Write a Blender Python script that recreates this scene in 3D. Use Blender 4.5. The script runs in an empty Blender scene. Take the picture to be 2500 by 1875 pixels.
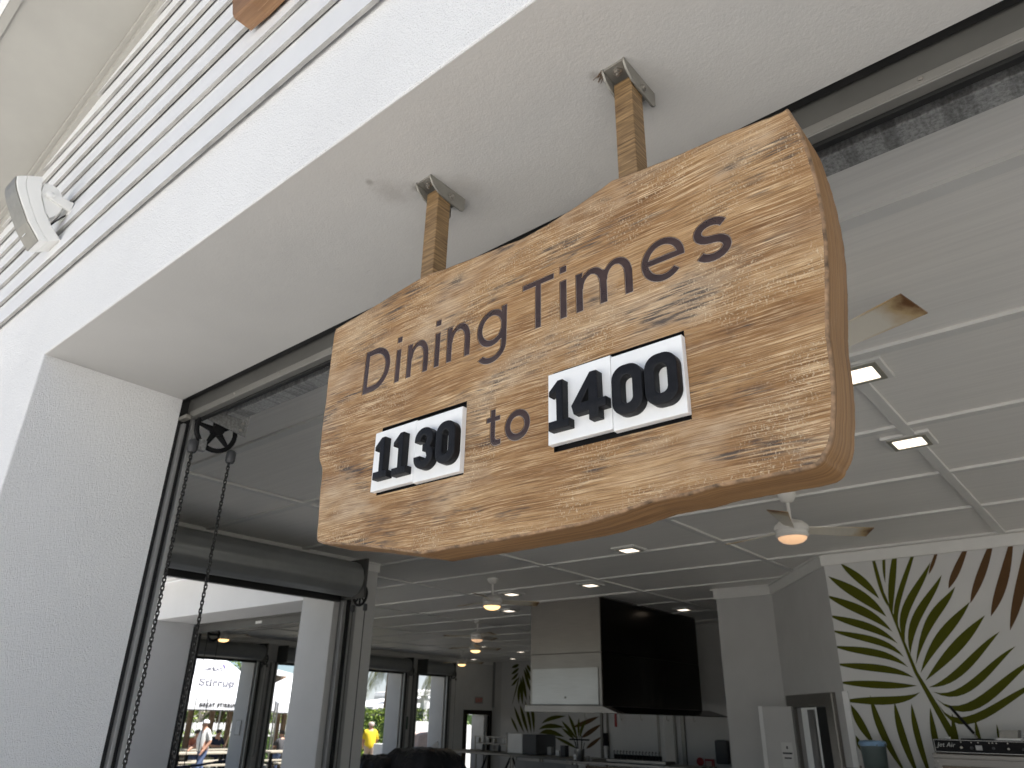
import bpy, bmesh, math, random
from mathutils import Vector, Matrix
from mathutils.geometry import tessellate_polygon

S = bpy.context.scene
COL = S.collection
R = math.radians
PI = math.pi
rnd = random.Random(7)

# ------------------------------------------------------------------ camera, sky, sun, exposure
CAM = Vector((0.0, 0.0, 1.66))
yaw, pitch, roll = R(40.4836), R(24.7213), R(1.1728)
fw = Vector((-math.sin(yaw) * math.cos(pitch), math.cos(yaw) * math.cos(pitch), math.sin(pitch)))
rt = fw.cross(Vector((0, 0, 1))).normalized()
up = rt.cross(fw)
r2 = math.cos(roll) * rt + math.sin(roll) * up
u2 = -math.sin(roll) * rt + math.cos(roll) * up
cd = bpy.data.cameras.new('camera')
cam = bpy.data.objects.new('camera', cd)
COL.objects.link(cam)
cam.matrix_world = Matrix(((r2.x, u2.x, -fw.x, CAM.x), (r2.y, u2.y, -fw.y, CAM.y),
                           (r2.z, u2.z, -fw.z, CAM.z), (0, 0, 0, 1)))
cd.sensor_width = 36.0
cd.sensor_fit = 'HORIZONTAL'
cd.lens = 36.0 * 1778.07 / 2500.0
cd.clip_start = 0.05
cd.clip_end = 2000
cd.dof.use_dof = True
cd.dof.focus_distance = 1.75
cd.dof.aperture_fstop = 7.0
S.camera = cam

SUN_DIR = Vector((0.45, 0.26, 1.0)).normalized()     # towards the sun
elev = math.asin(SUN_DIR.z)
azim = math.atan2(SUN_DIR.x, SUN_DIR.y)
w = bpy.data.worlds.new('World')
S.world = w
w.use_nodes = True
nt = w.node_tree
bg = nt.nodes['Background']
sky = nt.nodes.new('ShaderNodeTexSky')
sky.sky_type = 'NISHITA'
sky.sun_disc = False
sky.sun_elevation = elev
sky.sun_rotation = azim
sky.dust_density = 0.15
sky.air_density = 0.8
sky.ozone_density = 2.5
# broken white cloud over the whole sky
tcw = nt.nodes.new('ShaderNodeTexCoord')
nz = nt.nodes.new('ShaderNodeTexNoise')
nz.inputs['Scale'].default_value = 2.6
nz.inputs['Detail'].default_value = 7.0
nz.inputs['Roughness'].default_value = 0.58
mpw = nt.nodes.new('ShaderNodeMapping')
mpw.inputs['Location'].default_value = (3.7, 1.9, 0.6)
nt.links.new(tcw.outputs['Generated'], mpw.inputs[0])
nt.links.new(mpw.outputs[0], nz.inputs['Vector'])
cr = nt.nodes.new('ShaderNodeValToRGB')
cr.color_ramp.elements[0].position = 0.50
cr.color_ramp.elements[1].position = 0.70
nt.links.new(nz.outputs['Fac'], cr.inputs[0])
mx = nt.nodes.new('ShaderNodeMix')
mx.data_type = 'RGBA'
nt.links.new(cr.outputs[0], mx.inputs[0])
nt.links.new(sky.outputs[0], mx.inputs[6])
mx.inputs[7].default_value = (6.6, 6.9, 7.2, 1)
nt.links.new(mx.outputs[2], bg.inputs[0])
bg.inputs[1].default_value = 0.055
sl = bpy.data.lights.new('sun', 'SUN')
sl.energy = 5.0
sl.angle = R(0.53)
sl.color = (1.0, 0.965, 0.92)
so = bpy.data.objects.new('sun', sl)
COL.objects.link(so)
so.rotation_euler = SUN_DIR.to_track_quat('Z', 'Y').to_euler()
so.location = (-10, 8, 20)
S.view_settings.view_transform = 'Standard'
S.view_settings.look = 'None'
S.view_settings.gamma = 1.0
S.view_settings.use_curve_mapping = False
S.view_settings.exposure = 1.16
S.render.engine = 'CYCLES'
S.cycles.max_bounces = 10
S.cycles.diffuse_bounces = 7
S.cycles.use_denoising = True
S.cycles.sample_clamp_indirect = 6.0

# ------------------------------------------------------------------ object helpers
def tag(o, label=None, cat=None, group=None, kind=None):
    if label: o['label'] = label
    if cat: o['category'] = cat
    if group: o['group'] = group
    if kind: o['kind'] = kind
    return o

def thing(name, label, cat, loc=(0, 0, 0), group=None):
    o = bpy.data.objects.new(name, None)
    o.empty_display_size = 0.1
    COL.objects.link(o)
    o.location = loc
    return tag(o, label, cat, group)

def root_off(p):
    v = Vector((0, 0, 0))
    while p is not None:
        v += Vector(p.location)
        p = p.parent
    return v

class MB:
    """collects shapes in world coordinates and links them as one mesh object"""
    def __init__(s):
        s.v, s.f, s.mi = [], [], []
    def add(s, verts, faces, mi=0):
        b = len(s.v)
        s.v += [tuple(p) for p in verts]
        s.f += [tuple(i + b for i in f) for f in faces]
        s.mi += [mi] * len(faces)
        return s
    def box(s, x0, x1, y0, y1, z0, z1, mi=0):
        v = [(x, y, z) for z in (z0, z1) for y in (y0, y1) for x in (x0, x1)]
        return s.add(v, [(0, 2, 3, 1), (4, 5, 7, 6), (0, 1, 5, 4), (2, 6, 7, 3), (0, 4, 6, 2), (1, 3, 7, 5)], mi)
    def obox(s, c, ax, ay, az, mi=0):
        c, ax, ay, az = map(Vector, (c, ax, ay, az))
        v = [c + i * ax + j * ay + k * az for k in (-1, 1) for j in (-1, 1) for i in (-1, 1)]
        return s.add(v, [(0, 2, 3, 1), (4, 5, 7, 6), (0, 1, 5, 4), (2, 6, 7, 3), (0, 4, 6, 2), (1, 3, 7, 5)], mi)
    def tube(s, pts, r, n=8, mi=0, closed=False, caps=True):
        pts = [Vector(p) for p in pts]
        m = len(pts)
        rr = r if isinstance(r, (list, tuple)) else [r] * m
        t0 = (pts[1] - pts[0]).normalized()
        nrm = t0.orthogonal().normalized()
        rings = []
        for i, p in enumerate(pts):
            if closed:
                t = (pts[(i + 1) % m] - pts[i - 1]).normalized()
            else:
                t = (pts[min(i + 1, m - 1)] - pts[max(i - 1, 0)]).normalized()
            nrm = (nrm - t * nrm.dot(t)).normalized()
            bn = t.cross(nrm)
            rings.append([p + rr[i] * (math.cos(2 * PI * k / n) * nrm + math.sin(2 * PI * k / n) * bn) for k in range(n)])
        v = [q for rg in rings for q in rg]
        f = []
        for i in range(m if closed else m - 1):
            j = (i + 1) % m
            for k in range(n):
                f.append((i * n + k, i * n + (k + 1) % n, j * n + (k + 1) % n, j * n + k))
        if caps and not closed:
            f.append(tuple(range(n - 1, -1, -1)))
            f.append(tuple((m - 1) * n + k for k in range(n)))
        return s.add(v, f, mi)
    def lathe(s, c, prof, n=20, axis='z', mi=0):
        c = Vector(c)
        v, f = [], []
        for (r, h) in prof:
            for k in range(n):
                a = 2 * PI * k / n
                x, y = r * math.cos(a), r * math.sin(a)
                p = {'z': (x, y, h), 'y': (x, h, y), 'x': (h, x, y)}[axis]
                v.append(c + Vector(p))
        for i in range(len(prof) - 1):
            for k in range(n):
                f.append((i * n + k, i * n + (k + 1) % n, (i + 1) * n + (k + 1) % n, (i + 1) * n + k))
        f.append(tuple(range(n - 1, -1, -1)))
        f.append(tuple((len(prof) - 1) * n + k for k in range(n)))
        return s.add(v, f, mi)
    def prism(s, loops, d0, d1, to3, bevel=0.0, segs=2, mi=0, mi_side=None, mi_bev=None, hole_d=None, back=True):
        """loops[0] outer outline, the others holes, in 2-D; front at depth d0 (bevelled), back at d1"""
        mi_side = mi if mi_side is None else mi_side
        mi_bev = mi_side if mi_bev is None else mi_bev
        sg = 1 if d1 > d0 else -1
        L = []
        for i, lp in enumerate(loops):
            a = sum(lp[k - 1][0] * lp[k][1] - lp[k][0] * lp[k - 1][1] for k in range(len(lp)))
            lp = list(lp)
            if (a < 0) != (i > 0):
                lp.reverse()
            L.append(lp)
        fr = [offset(lp, bevel if i == 0 or hole_d is None else 0.0) for i, lp in enumerate(L)]
        flat = [p for lp in fr for p in lp]
        tris = tessellate_polygon([[Vector((p[0], p[1], 0)) for p in lp] for lp in fr])
        s.add([to3(p[0], p[1], d0) for p in flat], [tuple(t) for t in tris], mi)
        for i, lp in enumerate(L):
            n = len(lp)
            hb = 0.0 if (i > 0 and hole_d is not None) else bevel
            end = d1 if (i == 0 or hole_d is None) else d0 + sg * hole_d
            rings = []
            if hb > 0:
                for q in range(segs + 1):
                    a = q / segs * PI / 2
                    rings.append((hb * (1 - math.sin(a)), d0 + sg * hb * (1 - math.cos(a))))
            else:
                rings.append((0.0, d0))
            rings.append((0.0, end))
            v = []
            for (o, d) in rings:
                v += [to3(p[0], p[1], d) for p in (offset(lp, o) if o > 1e-9 else lp)]
            for q in range(len(rings) - 1):
                fs = [(q * n + k, q * n + (k + 1) % n, (q + 1) * n + (k + 1) % n, (q + 1) * n + k) for k in range(n)]
                s.add(v[q * n:(q + 2) * n], [tuple(x - q * n for x in f) for f in fs], mi_bev if q < len(rings) - 2 else mi_side)
        if back:
            lps = [L[0]] if hole_d is not None else L
            flat = [p for lp in lps for p in lp]
            tris = tessellate_polygon([[Vector((p[0], p[1], 0)) for p in lp] for lp in lps])
            s.add([to3(p[0], p[1], d1) for p in flat], [tuple(reversed(t)) for t in tris], mi_side)
        return s
    def build(s, name, mats, parent=None, smooth=None, weld=True, bevel=0.0):
        me = bpy.data.meshes.new(name)
        off = root_off(parent)
        me.from_pydata([(p[0] - off.x, p[1] - off.y, p[2] - off.z) for p in s.v], [], s.f)
        if not isinstance(mats, (list, tuple)):
            mats = [mats]
        for m in mats:
            me.materials.append(m)
        me.polygons.foreach_set('material_index', s.mi)
        if weld:
            bm = bmesh.new()
            bm.from_mesh(me)
            bmesh.ops.remove_doubles(bm, verts=bm.verts, dist=1e-5)
            bmesh.ops.recalc_face_normals(bm, faces=bm.faces)
            bm.to_mesh(me)
            bm.free()
        if smooth is not None:
            me.polygons.foreach_set('use_smooth', [True] * len(me.polygons))
            me.set_sharp_from_angle(angle=R(smooth))
        me.update()
        o = bpy.data.objects.new(name, me)
        COL.objects.link(o)
        if parent is not None:
            o.parent = parent
        if bevel:
            b = o.modifiers.new('bevel', 'BEVEL')
            b.width = bevel
            b.segments = 2
            b.limit_method = 'ANGLE'
        return o

def offset(lp, d):
    if abs(d) < 1e-9:
        return list(lp)
    n, out = len(lp), []
    for i in range(n):
        a, b, c = Vector(lp[i - 1]), Vector(lp[i]), Vector(lp[(i + 1) % n])
        e1, e2 = (b - a), (c - b)
        if e1.length < 1e-9 or e2.length < 1e-9:
            out.append(tuple(b)); continue
        e1.normalize(); e2.normalize()
        n1, n2 = Vector((-e1.y, e1.x)), Vector((-e2.y, e2.x))
        m = n1 + n2
        if m.length < 1e-6:
            m = n1
        m.normalize()
        k = max(0.5, m.dot(n1))
        out.append(tuple(b + m * (d / k)))
    return out

def copy_tree(o, parent=None):
    c = o.copy()
    COL.objects.link(c)
    c.parent = parent
    for ch in list(o.children):
        copy_tree(ch, c)
    return c

FRONT = lambda a, b, d: (a, d, b)          # outline drawn in X-Z, depth along Y
SIDE = lambda a, b, d: (d, a, b)           # outline drawn in Y-Z, depth along X
FLAT = lambda a, b, d: (a, b, d)

def arc(cx, cy, rx, ry, a0, a1, n=10):
    return [(cx + rx * math.cos(R(a0 + (a1 - a0) * i / n)), cy + ry * math.sin(R(a0 + (a1 - a0) * i / n))) for i in range(n + 1)]

def rrect(x0, y0, x1, y1, r, n=6):
    return arc(x1 - r, y0 + r, r, r, -90, 0, n) + arc(x1 - r, y1 - r, r, r, 0, 90, n) + \
        arc(x0 + r, y1 - r, r, r, 90, 180, n) + arc(x0 + r, y0 + r, r, r, 180, 270, n)

# ------------------------------------------------------------------ materials
def new_mat(name):
    m = bpy.data.materials.new(name)
    m.use_nodes = True
    return m, m.node_tree, m.node_tree.nodes['Principled BSDF']

def tex_noise(nt, scale, detail=3.0, rough=0.55, vec=None, stretch=None, dist=0.0):
    n = nt.nodes.new('ShaderNodeTexNoise')
    n.inputs['Scale'].default_value = scale
    n.inputs['Detail'].default_value = detail
    n.inputs['Roughness'].default_value = rough
    n.inputs['Distortion'].default_value = dist
    if stretch is not None:
        mp = nt.nodes.new('ShaderNodeMapping')
        mp.inputs['Scale'].default_value = stretch
        nt.links.new(vec, mp.inputs[0])
        vec = mp.outputs[0]
    if vec is not None:
        nt.links.new(vec, n.inputs['Vector'])
    return n.outputs['Fac']

def ramp(nt, fac, stops, interp='LINEAR'):
    r = nt.nodes.new('ShaderNodeValToRGB')
    r.color_ramp.interpolation = interp
    els = r.color_ramp.elements
    while len(els) < len(stops):
        els.new(0.5)
    for e, (p, c) in zip(els, stops):
        e.position = p
        e.color = (c, c, c, 1) if isinstance(c, (int, float)) else (*c, 1)
    nt.links.new(fac, r.inputs[0])
    return r.outputs[0]

def mix(nt, fac, a, b, mode='MIX'):
    n = nt.nodes.new('ShaderNodeMix')
    n.data_type = 'RGBA'
    n.blend_type = mode
    for sock, val in ((n.inputs[0], fac), (n.inputs[6], a), (n.inputs[7], b)):
        if hasattr(val, 'is_output'):
            nt.links.new(val, sock)
        elif isinstance(val, (int, float)):
            sock.default_value = val
        else:
            sock.default_value = (*val, 1)
    return n.outputs[2]

def mth(nt, op, a, b=0.0):
    n = nt.nodes.new('ShaderNodeMath')
    n.operation = op
    for sock, val in ((n.inputs[0], a), (n.inputs[1], b)):
        if hasattr(val, 'is_output'):
            nt.links.new(val, sock)
        else:
            sock.default_value = val
    return n.outputs[0]

def bump(nt, bsdf, h, strength=0.3, dist=0.002):
    b = nt.nodes.new('ShaderNodeBump')
    b.inputs['Strength'].default_value = strength
    b.inputs['Distance'].default_value = dist
    nt.links.new(h, b.inputs['Height'])
    nt.links.new(b.outputs[0], bsdf.inputs['Normal'])

def coords(nt, kind='Object'):
    return nt.nodes.new('ShaderNodeTexCoord').outputs[kind]

def plain(name, col, rough=0.6, metal=0.0, var=0.12, vscale=6.0, bscale=None, bstr=0.25, bdist=0.002, spec=None, stretch=None):
    m, nt, b = new_mat(name)
    v = coords(nt)
    f = tex_noise(nt, vscale, 4, 0.6, v, stretch)
    lo = tuple(c * (1 - var) for c in col)
    hi = tuple(min(1, c * (1 + var)) for c in col)
    nt.links.new(ramp(nt, f, [(0.3, lo), (0.7, hi)]), b.inputs['Base Color'])
    b.inputs['Roughness'].default_value = rough
    b.inputs['Metallic'].default_value = metal
    if spec is not None:
        b.inputs['Specular IOR Level'].default_value = spec
    if bscale:
        bump(nt, b, tex_noise(nt, bscale, 3, 0.6, v, stretch), bstr, bdist)
    return m

def glow(name, col, strength):
    m, nt, b = new_mat(name)
    b.inputs['Base Color'].default_value = (*col, 1)
    b.inputs['Emission Color'].default_value = (*col, 1)
    b.inputs['Emission Strength'].default_value = strength
    b.inputs['Roughness'].default_value = 0.4
    return m

def stucco(name, col, scale=240.0, strength=0.5, dirt=0.06):
    m, nt, b = new_mat(name)
    v = coords(nt)
    big = tex_noise(nt, 1.3, 4, 0.6, v)
    fine = tex_noise(nt, scale, 2, 0.5, v)
    mid = tex_noise(nt, scale * 0.35, 2, 0.5, v)
    c = ramp(nt, big, [(0.3, tuple(x * (1 - dirt) for x in col)), (0.65, col)])
    pit = ramp(nt, fine, [(0.30, 0.66), (0.43, 1.0)])
    nt.links.new(mix(nt, 0.8, c, pit, 'MULTIPLY'), b.inputs['Base Color'])
    b.inputs['Roughness'].default_value = 0.75
    b.inputs['Specular IOR Level'].default_value = 0.3
    bump(nt, b, mth(nt, 'ADD', fine, mth(nt, 'MULTIPLY', mid, 0.7)), strength, 0.005)
    return m

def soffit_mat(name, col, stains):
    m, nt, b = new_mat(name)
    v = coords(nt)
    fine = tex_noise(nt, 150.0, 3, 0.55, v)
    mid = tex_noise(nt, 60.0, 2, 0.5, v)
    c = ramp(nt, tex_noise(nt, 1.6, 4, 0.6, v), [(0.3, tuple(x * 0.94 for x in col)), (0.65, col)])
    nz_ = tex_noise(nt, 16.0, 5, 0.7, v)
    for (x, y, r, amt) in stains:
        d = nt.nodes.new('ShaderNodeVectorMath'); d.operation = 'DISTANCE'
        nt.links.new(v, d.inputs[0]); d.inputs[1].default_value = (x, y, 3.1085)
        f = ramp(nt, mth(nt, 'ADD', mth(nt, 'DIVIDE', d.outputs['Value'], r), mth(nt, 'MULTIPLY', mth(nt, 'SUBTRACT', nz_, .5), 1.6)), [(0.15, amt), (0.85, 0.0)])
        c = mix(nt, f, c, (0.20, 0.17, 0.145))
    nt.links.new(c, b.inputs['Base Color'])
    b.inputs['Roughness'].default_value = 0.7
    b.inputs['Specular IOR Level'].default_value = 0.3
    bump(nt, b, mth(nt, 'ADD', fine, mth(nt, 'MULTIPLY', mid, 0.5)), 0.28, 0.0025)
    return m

def wood_face(name):
    m, nt, b = new_mat(name)
    v0 = coords(nt)
    # slow wobble so that the brushed grain drifts up and down
    wob = nt.nodes.new('ShaderNodeTexNoise')
    wob.inputs['Scale'].default_value = 3.0
    nt.links.new(v0, wob.inputs['Vector'])
    vm = nt.nodes.new('ShaderNodeVectorMath'); vm.operation = 'SCALE'
    nt.links.new(wob.outputs['Color'], vm.inputs[0]); vm.inputs['Scale'].default_value = 0.022
    va = nt.nodes.new('ShaderNodeVectorMath'); va.operation = 'ADD'
    nt.links.new(v0, va.inputs[0]); nt.links.new(vm.outputs[0], va.inputs[1])
    v = va.outputs[0]
    band = tex_noise(nt, 1.0, 6, 0.62, v, (2.2, 1.0, 15.0))
    col = ramp(nt, band, [(0.28, (0.165, 0.076, 0.026)), (0.42, (0.285, 0.150, 0.060)), (0.52, (0.36, 0.205, 0.088)),
                          (0.62, (0.44, 0.27, 0.128)), (0.76, (0.54, 0.36, 0.20))])
    blotch = tex_noise(nt, 1.0, 4, 0.62, v, (5.5, 1.0, 9.0))
    grey = ramp(nt, tex_noise(nt, 1.0, 3, 0.6, v, (3.1, 2.0, 7.0)), [(0.52, 0.0), (0.74, 0.5)])
    col = mix(nt, grey, col, (0.29, 0.19, 0.115))
    fine = tex_noise(nt, 1.0, 4, 0.75, v, (7.0, 3.0, 340.0))
    fine2 = tex_noise(nt, 1.0, 3, 0.7, v, (10.0, 3.0, 640.0))
    pale_m = mth(nt, 'ADD', 0.30, ramp(nt, blotch, [(0.42, 0.0), (0.62, 0.70)]))
    pale = mth(nt, 'MULTIPLY', ramp(nt, fine, [(0.51, 0.0), (0.60, 1.0)]), pale_m)
    col = mix(nt, pale, col, (0.74, 0.55, 0.34))
    dk = ramp(nt, fine, [(0.37, 0.85), (0.47, 0.0)])
    col = mix(nt, mth(nt, 'MULTIPLY', dk, 0.75), col, (0.12, 0.058, 0.024))
    dk2 = ramp(nt, fine2, [(0.36, 0.5), (0.45, 0.0)])
    col = mix(nt, dk2, col, (0.10, 0.052, 0.026))
    wash_m = ramp(nt, tex_noise(nt, 1.0, 4, 0.62, v, (3.4, 8.0, 6.5)), [(0.50, 0.0), (0.66, 0.6)])
    wash = mth(nt, 'MULTIPLY', wash_m, ramp(nt, fine2, [(0.40, 0.25), (0.56, 1.0)]))
    col = mix(nt, wash, col, (0.60, 0.475, 0.335))
    # blue-grey scuffs
    sc_m = ramp(nt, tex_noise(nt, 1.0, 4, 0.65, v, (3.6, 5.0, 10.0)), [(0.52, 0.0), (0.62, 1.0)])
    sc = ramp(nt, tex_noise(nt, 1.0, 5, 0.7, v, (9.0, 7.0, 190.0)), [(0.48, 0.0), (0.56, 1.0)])
    col = mix(nt, mth(nt, 'MULTIPLY', mth(nt, 'MULTIPLY', sc, sc_m), 0.85), col, (0.050, 0.046, 0.048))
    # pale cross ticks left by the brush
    tk_m = ramp(nt, tex_noise(nt, 1.0, 3, 0.6, v, (6.0, 9.0, 8.0)), [(0.49, 0.0), (0.58, 1.0)])
    tk = ramp(nt, tex_noise(nt, 1.0, 3, 0.6, v0, (240.0, 3.0, 150.0)), [(0.56, 0.0), (0.62, 1.0)])
    tick = mth(nt, 'MULTIPLY', tk, tk_m)
    col = mix(nt, mth(nt, 'MULTIPLY', tick, 0.45), col, (0.80, 0.66, 0.46))
    nt.links.new(col, b.inputs['Base Color'])
    b.inputs['Roughness'].default_value = 0.55
    b.inputs['Specular IOR Level'].default_value = 0.3
    bump(nt, b, mth(nt, 'ADD', fine, mth(nt, 'MULTIPLY', tick, 0.5)), 0.7, 0.003)
    return m

def wood_side(name, dark=(0.15, 0.072, 0.026), light=(0.36, 0.20, 0.083), stretch=(2.5, 130.0, 2.5)):
    m, nt, b = new_mat(name)
    v = coords(nt)
    g = tex_noise(nt, 1.0, 6, 0.62, v, stretch)
    col = ramp(nt, g, [(0.32, dark), (0.50, tuple((a + c) / 2 for a, c in zip(dark, light))), (0.66, light)])
    p = ramp(nt, tex_noise(nt, 1.0, 5, 0.7, v, tuple(s * 2.7 for s in stretch)), [(0.60, 0.0), (0.74, 0.55)])
    nt.links.new(mix(nt, p, col, (0.58, 0.42, 0.26)), b.inputs['Base Color'])
    b.inputs['Roughness'].default_value = 0.5
    bump(nt, b, g, 0.35, 0.002)
    return m

def dots(name, col, pit, scale, thr, rough):
    """glossy paint with small dark pits (dried drops)"""
    m, nt, b = new_mat(name)
    v = coords(nt)
    vo = nt.nodes.new('ShaderNodeTexVoronoi')
    vo.inputs['Scale'].default_value = scale
    nt.links.new(v, vo.inputs['Vector'])
    d = ramp(nt, vo.outputs['Distance'], [(thr * 0.7, 1.0), (thr, 0.0)])
    area = ramp(nt, tex_noise(nt, 9.0, 3, 0.6, v), [(0.46, 0.0), (0.56, 1.0)])
    f = mth(nt, 'MULTIPLY', d, area)
    var = ramp(nt, tex_noise(nt, 14.0, 3, 0.6, v), [(0.3, tuple(c * 0.75 for c in col)), (0.7, tuple(c * 1.25 for c in col))])
    nt.links.new(mix(nt, f, var, pit), b.inputs['Base Color'])
    b.inputs['Roughness'].default_value = rough
    bump(nt, b, mth(nt, 'SUBTRACT', tex_noise(nt, 40.0, 2, 0.5, v), f), 0.25, 0.0015)
    return m

def galv(name):
    m, nt, b = new_mat(name)
    v = coords(nt)
    sp = tex_noise(nt, 90.0, 4, 0.7, v)
    run = ramp(nt, tex_noise(nt, 1.0, 4, 0.6, v, (26.0, 3.0, 3.0)), [(0.45, 1.0), (0.56, 0.62)])
    c = ramp(nt, sp, [(0.35, (0.22, 0.22, 0.215)), (0.6, (0.42, 0.425, 0.42))])
    nt.links.new(mix(nt, 1.0, c, run, 'MULTIPLY'), b.inputs['Base Color'])
    b.inputs['Metallic'].default_value = 0.35
    b.inputs['Roughness'].default_value = 0.55
    return m

def brushed(name, col, rough=0.33, dirs=(3.0, 3.0, 160.0)):
    m, nt, b = new_mat(name)
    v = coords(nt)
    g = tex_noise(nt, 1.0, 3, 0.6, v, dirs)
    nt.links.new(ramp(nt, g, [(0.3, tuple(c * 0.85 for c in col)), (0.7, col)]), b.inputs['Base Color'])
    b.inputs['Metallic'].default_value = 1.0
    nt.links.new(ramp(nt, tex_noise(nt, 3.0, 3, 0.6, v), [(0.3, rough * 0.92), (0.7, rough * 1.1)]), b.inputs['Roughness'])
    return m

M = {}
M['stucco'] = stucco('white_stucco', (0.785, 0.785, 0.785), 240.0, 0.9)
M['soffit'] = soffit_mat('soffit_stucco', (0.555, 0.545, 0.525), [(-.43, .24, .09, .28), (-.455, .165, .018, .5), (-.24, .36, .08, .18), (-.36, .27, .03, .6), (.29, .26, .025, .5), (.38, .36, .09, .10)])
M['siding'] = plain('white_siding', (0.73, 0.735, 0.74), 0.55, var=0.03, vscale=3, bscale=60, bstr=0.12)
M['siding_shade'] = plain('siding_underside_shade', (0.36, 0.35, 0.335), 0.7, var=0.25, vscale=7)  # shade under each lap, put into the colour of the board undersides
M['rake'] = plain('rake_paint', (0.355, 0.345, 0.315), 0.6, var=0.05, vscale=2.5, bscale=90, bstr=0.06)
M['inner'] = plain('inner_wall_paint', (0.56, 0.555, 0.54), 0.6, var=0.05, vscale=1.6, bscale=120, bstr=0.06)
M['ceil'] = plain('ceiling_paint', (0.85, 0.83, 0.79), 0.5, var=0.05, vscale=1.0, bscale=1.0, bstr=0.25, bdist=0.004, stretch=(1.4, 55.0, 1.0))
M['batten'] = plain('batten_paint', (0.76, 0.75, 0.72), 0.45, var=0.03)
M['wood'] = wood_face('distressed_wood')
M['wood_side'] = wood_side('board_edge_wood')
M['wood_worn'] = plain('worn_wood_edge', (0.25, 0.155, 0.085), 0.6, var=0.6, vscale=55, bscale=140, bstr=0.4)
M['post'] = wood_side('post_wood', (0.075, 0.040, 0.016), (0.31, 0.20, 0.095), (9.0, 9.0, 150.0))
M['wood2'] = wood_side('smooth_wood', (0.17, 0.085, 0.038), (0.30, 0.165, 0.08), (2.0, 60.0, 22.0))
M['letter'] = dots('letter_enamel', (0.056, 0.034, 0.027), (0.014, 0.007, 0.006), 300.0, 0.34, 0.24)
M['rim'] = plain('routed_rim', (0.30, 0.25, 0.22), 0.5, var=0.3, vscale=60)
M['black'] = plain('black_paint', (0.010, 0.010, 0.011), 0.5, var=0.2, spec=0.12)
M['numeral'] = plain('black_numeral', (0.012, 0.012, 0.0135), 0.45, var=0.3, vscale=40, bscale=210, bstr=0.35, spec=0.22)
M['plate'] = plain('white_plate', (0.86, 0.865, 0.86), 0.45, var=0.04, vscale=18, bscale=150, bstr=0.05)
M['bracket'] = plain('bracket_steel', (0.25, 0.24, 0.215), 0.45, 0.35, var=0.1, vscale=20)
M['bolt'] = plain('bolt_steel', (0.35, 0.33, 0.30), 0.35, 0.8, var=0.2)
M['door_dark'] = plain('shutter_dark', (0.095, 0.094, 0.088), 0.45, 0.2, var=0.12, vscale=4)
M['door_mid'] = plain('shutter_bar', (0.20, 0.195, 0.18), 0.42, 0.3, var=0.1, vscale=5)
M['shutter'] = plain('shutter_curtain', (0.27, 0.275, 0.27), 0.42, 0.3, var=0.1, vscale=3)
M['rubber'] = plain('black_rubber', (0.010, 0.010, 0.010), 0.6, var=0.2)
M['guide'] = plain('guide_steel', (0.29, 0.29, 0.285), 0.38, 0.4, var=0.08, vscale=4)
M['galv'] = galv('galvanised_steel')
M['chain'] = plain('chain_steel', (0.035, 0.034, 0.032), 0.4, 0.6, var=0.2)
M['plastic_dk'] = plain('dark_plastic', (0.05, 0.052, 0.056), 0.5, var=0.1)
M['steel'] = brushed('brushed_steel', (0.25, 0.235, 0.215), 0.42)
M['steel_dk'] = brushed('dark_steel', (0.055, 0.046, 0.038), 0.22)
M['steel_lt'] = brushed('clean_steel', (0.34, 0.335, 0.32), 0.38)
M['fan'] = plain('fan_white', (0.72, 0.70, 0.66), 0.4, var=0.06)
M['spk'] = plain('speaker_white', (0.78, 0.775, 0.75), 0.4, var=0.03, vscale=8)
M['dimmer'] = plain('bounce_dimmer_dark', (0.17, 0.155, 0.14), 0.35, var=0.15, vscale=1.2)
M['trim'] = plain('light_trim', (0.30, 0.29, 0.24), 0.5, var=0.06)
M['yard'] = plain('shaded_yard', (0.25, 0.24, 0.20), 0.8, var=0.25, vscale=0.8)
M['floor'] = plain('floor_concrete', (0.50, 0.485, 0.455), 0.45, var=0.15, vscale=1.2)
M['ground'] = plain('paving', (0.76, 0.735, 0.69), 0.8, var=0.12, vscale=0.6, bscale=20, bstr=0.2)
M['leafgreen'] = plain('mural_green', (0.078, 0.084, 0.007), 0.6, var=0.06, spec=0.08)
M['leafbrown'] = plain('mural_brown', (0.115, 0.062, 0.028), 0.6, var=0.06, spec=0.08)
M['muralwhite'] = plain('mural_white', (0.64, 0.635, 0.62), 0.55, var=0.04, vscale=1.5)
M['white'] = plain('white_gloss', (0.78, 0.78, 0.77), 0.4, var=0.03)
M['white_fab'] = plain('tent_fabric', (0.84, 0.85, 0.88), 0.7, var=0.03, vscale=1.2)
M['navy'] = plain('navy_fabric', (0.012, 0.018, 0.05), 0.7, var=0.2)
M['tan'] = plain('pale_table_top', (0.42, 0.38, 0.31), 0.5, var=0.08)
M['green_a'] = plain('leaf_mid', (0.13, 0.20, 0.028), 0.55, var=0.35, vscale=3)
M['green_b'] = plain('leaf_light', (0.27, 0.36, 0.045), 0.55, var=0.3, vscale=3)
M['green_c'] = plain('leaf_dark', (0.035, 0.07, 0.015), 0.55, var=0.3, vscale=3)
M['palm'] = plain('palm_leaf', (0.14, 0.15, 0.045), 0.5, var=0.3, vscale=3)
M['bark'] = plain('bark', (0.19, 0.13, 0.085), 0.8, var=0.3, vscale=8)
M['palebark'] = plain('pale_bark', (0.55, 0.50, 0.44), 0.8, var=0.15, vscale=8)
M['roof'] = plain('white_roof', (0.80, 0.80, 0.80), 0.6, var=0.03)
M['brownroof'] = plain('brown_ceiling', (0.16, 0.125, 0.09), 0.7, var=0.1)
M['greywall'] = plain('grey_wall', (0.40, 0.38, 0.35), 0.7, var=0.08)
M['skin'] = plain('skin', (0.52, 0.29, 0.20), 0.5, var=0.08)
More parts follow.
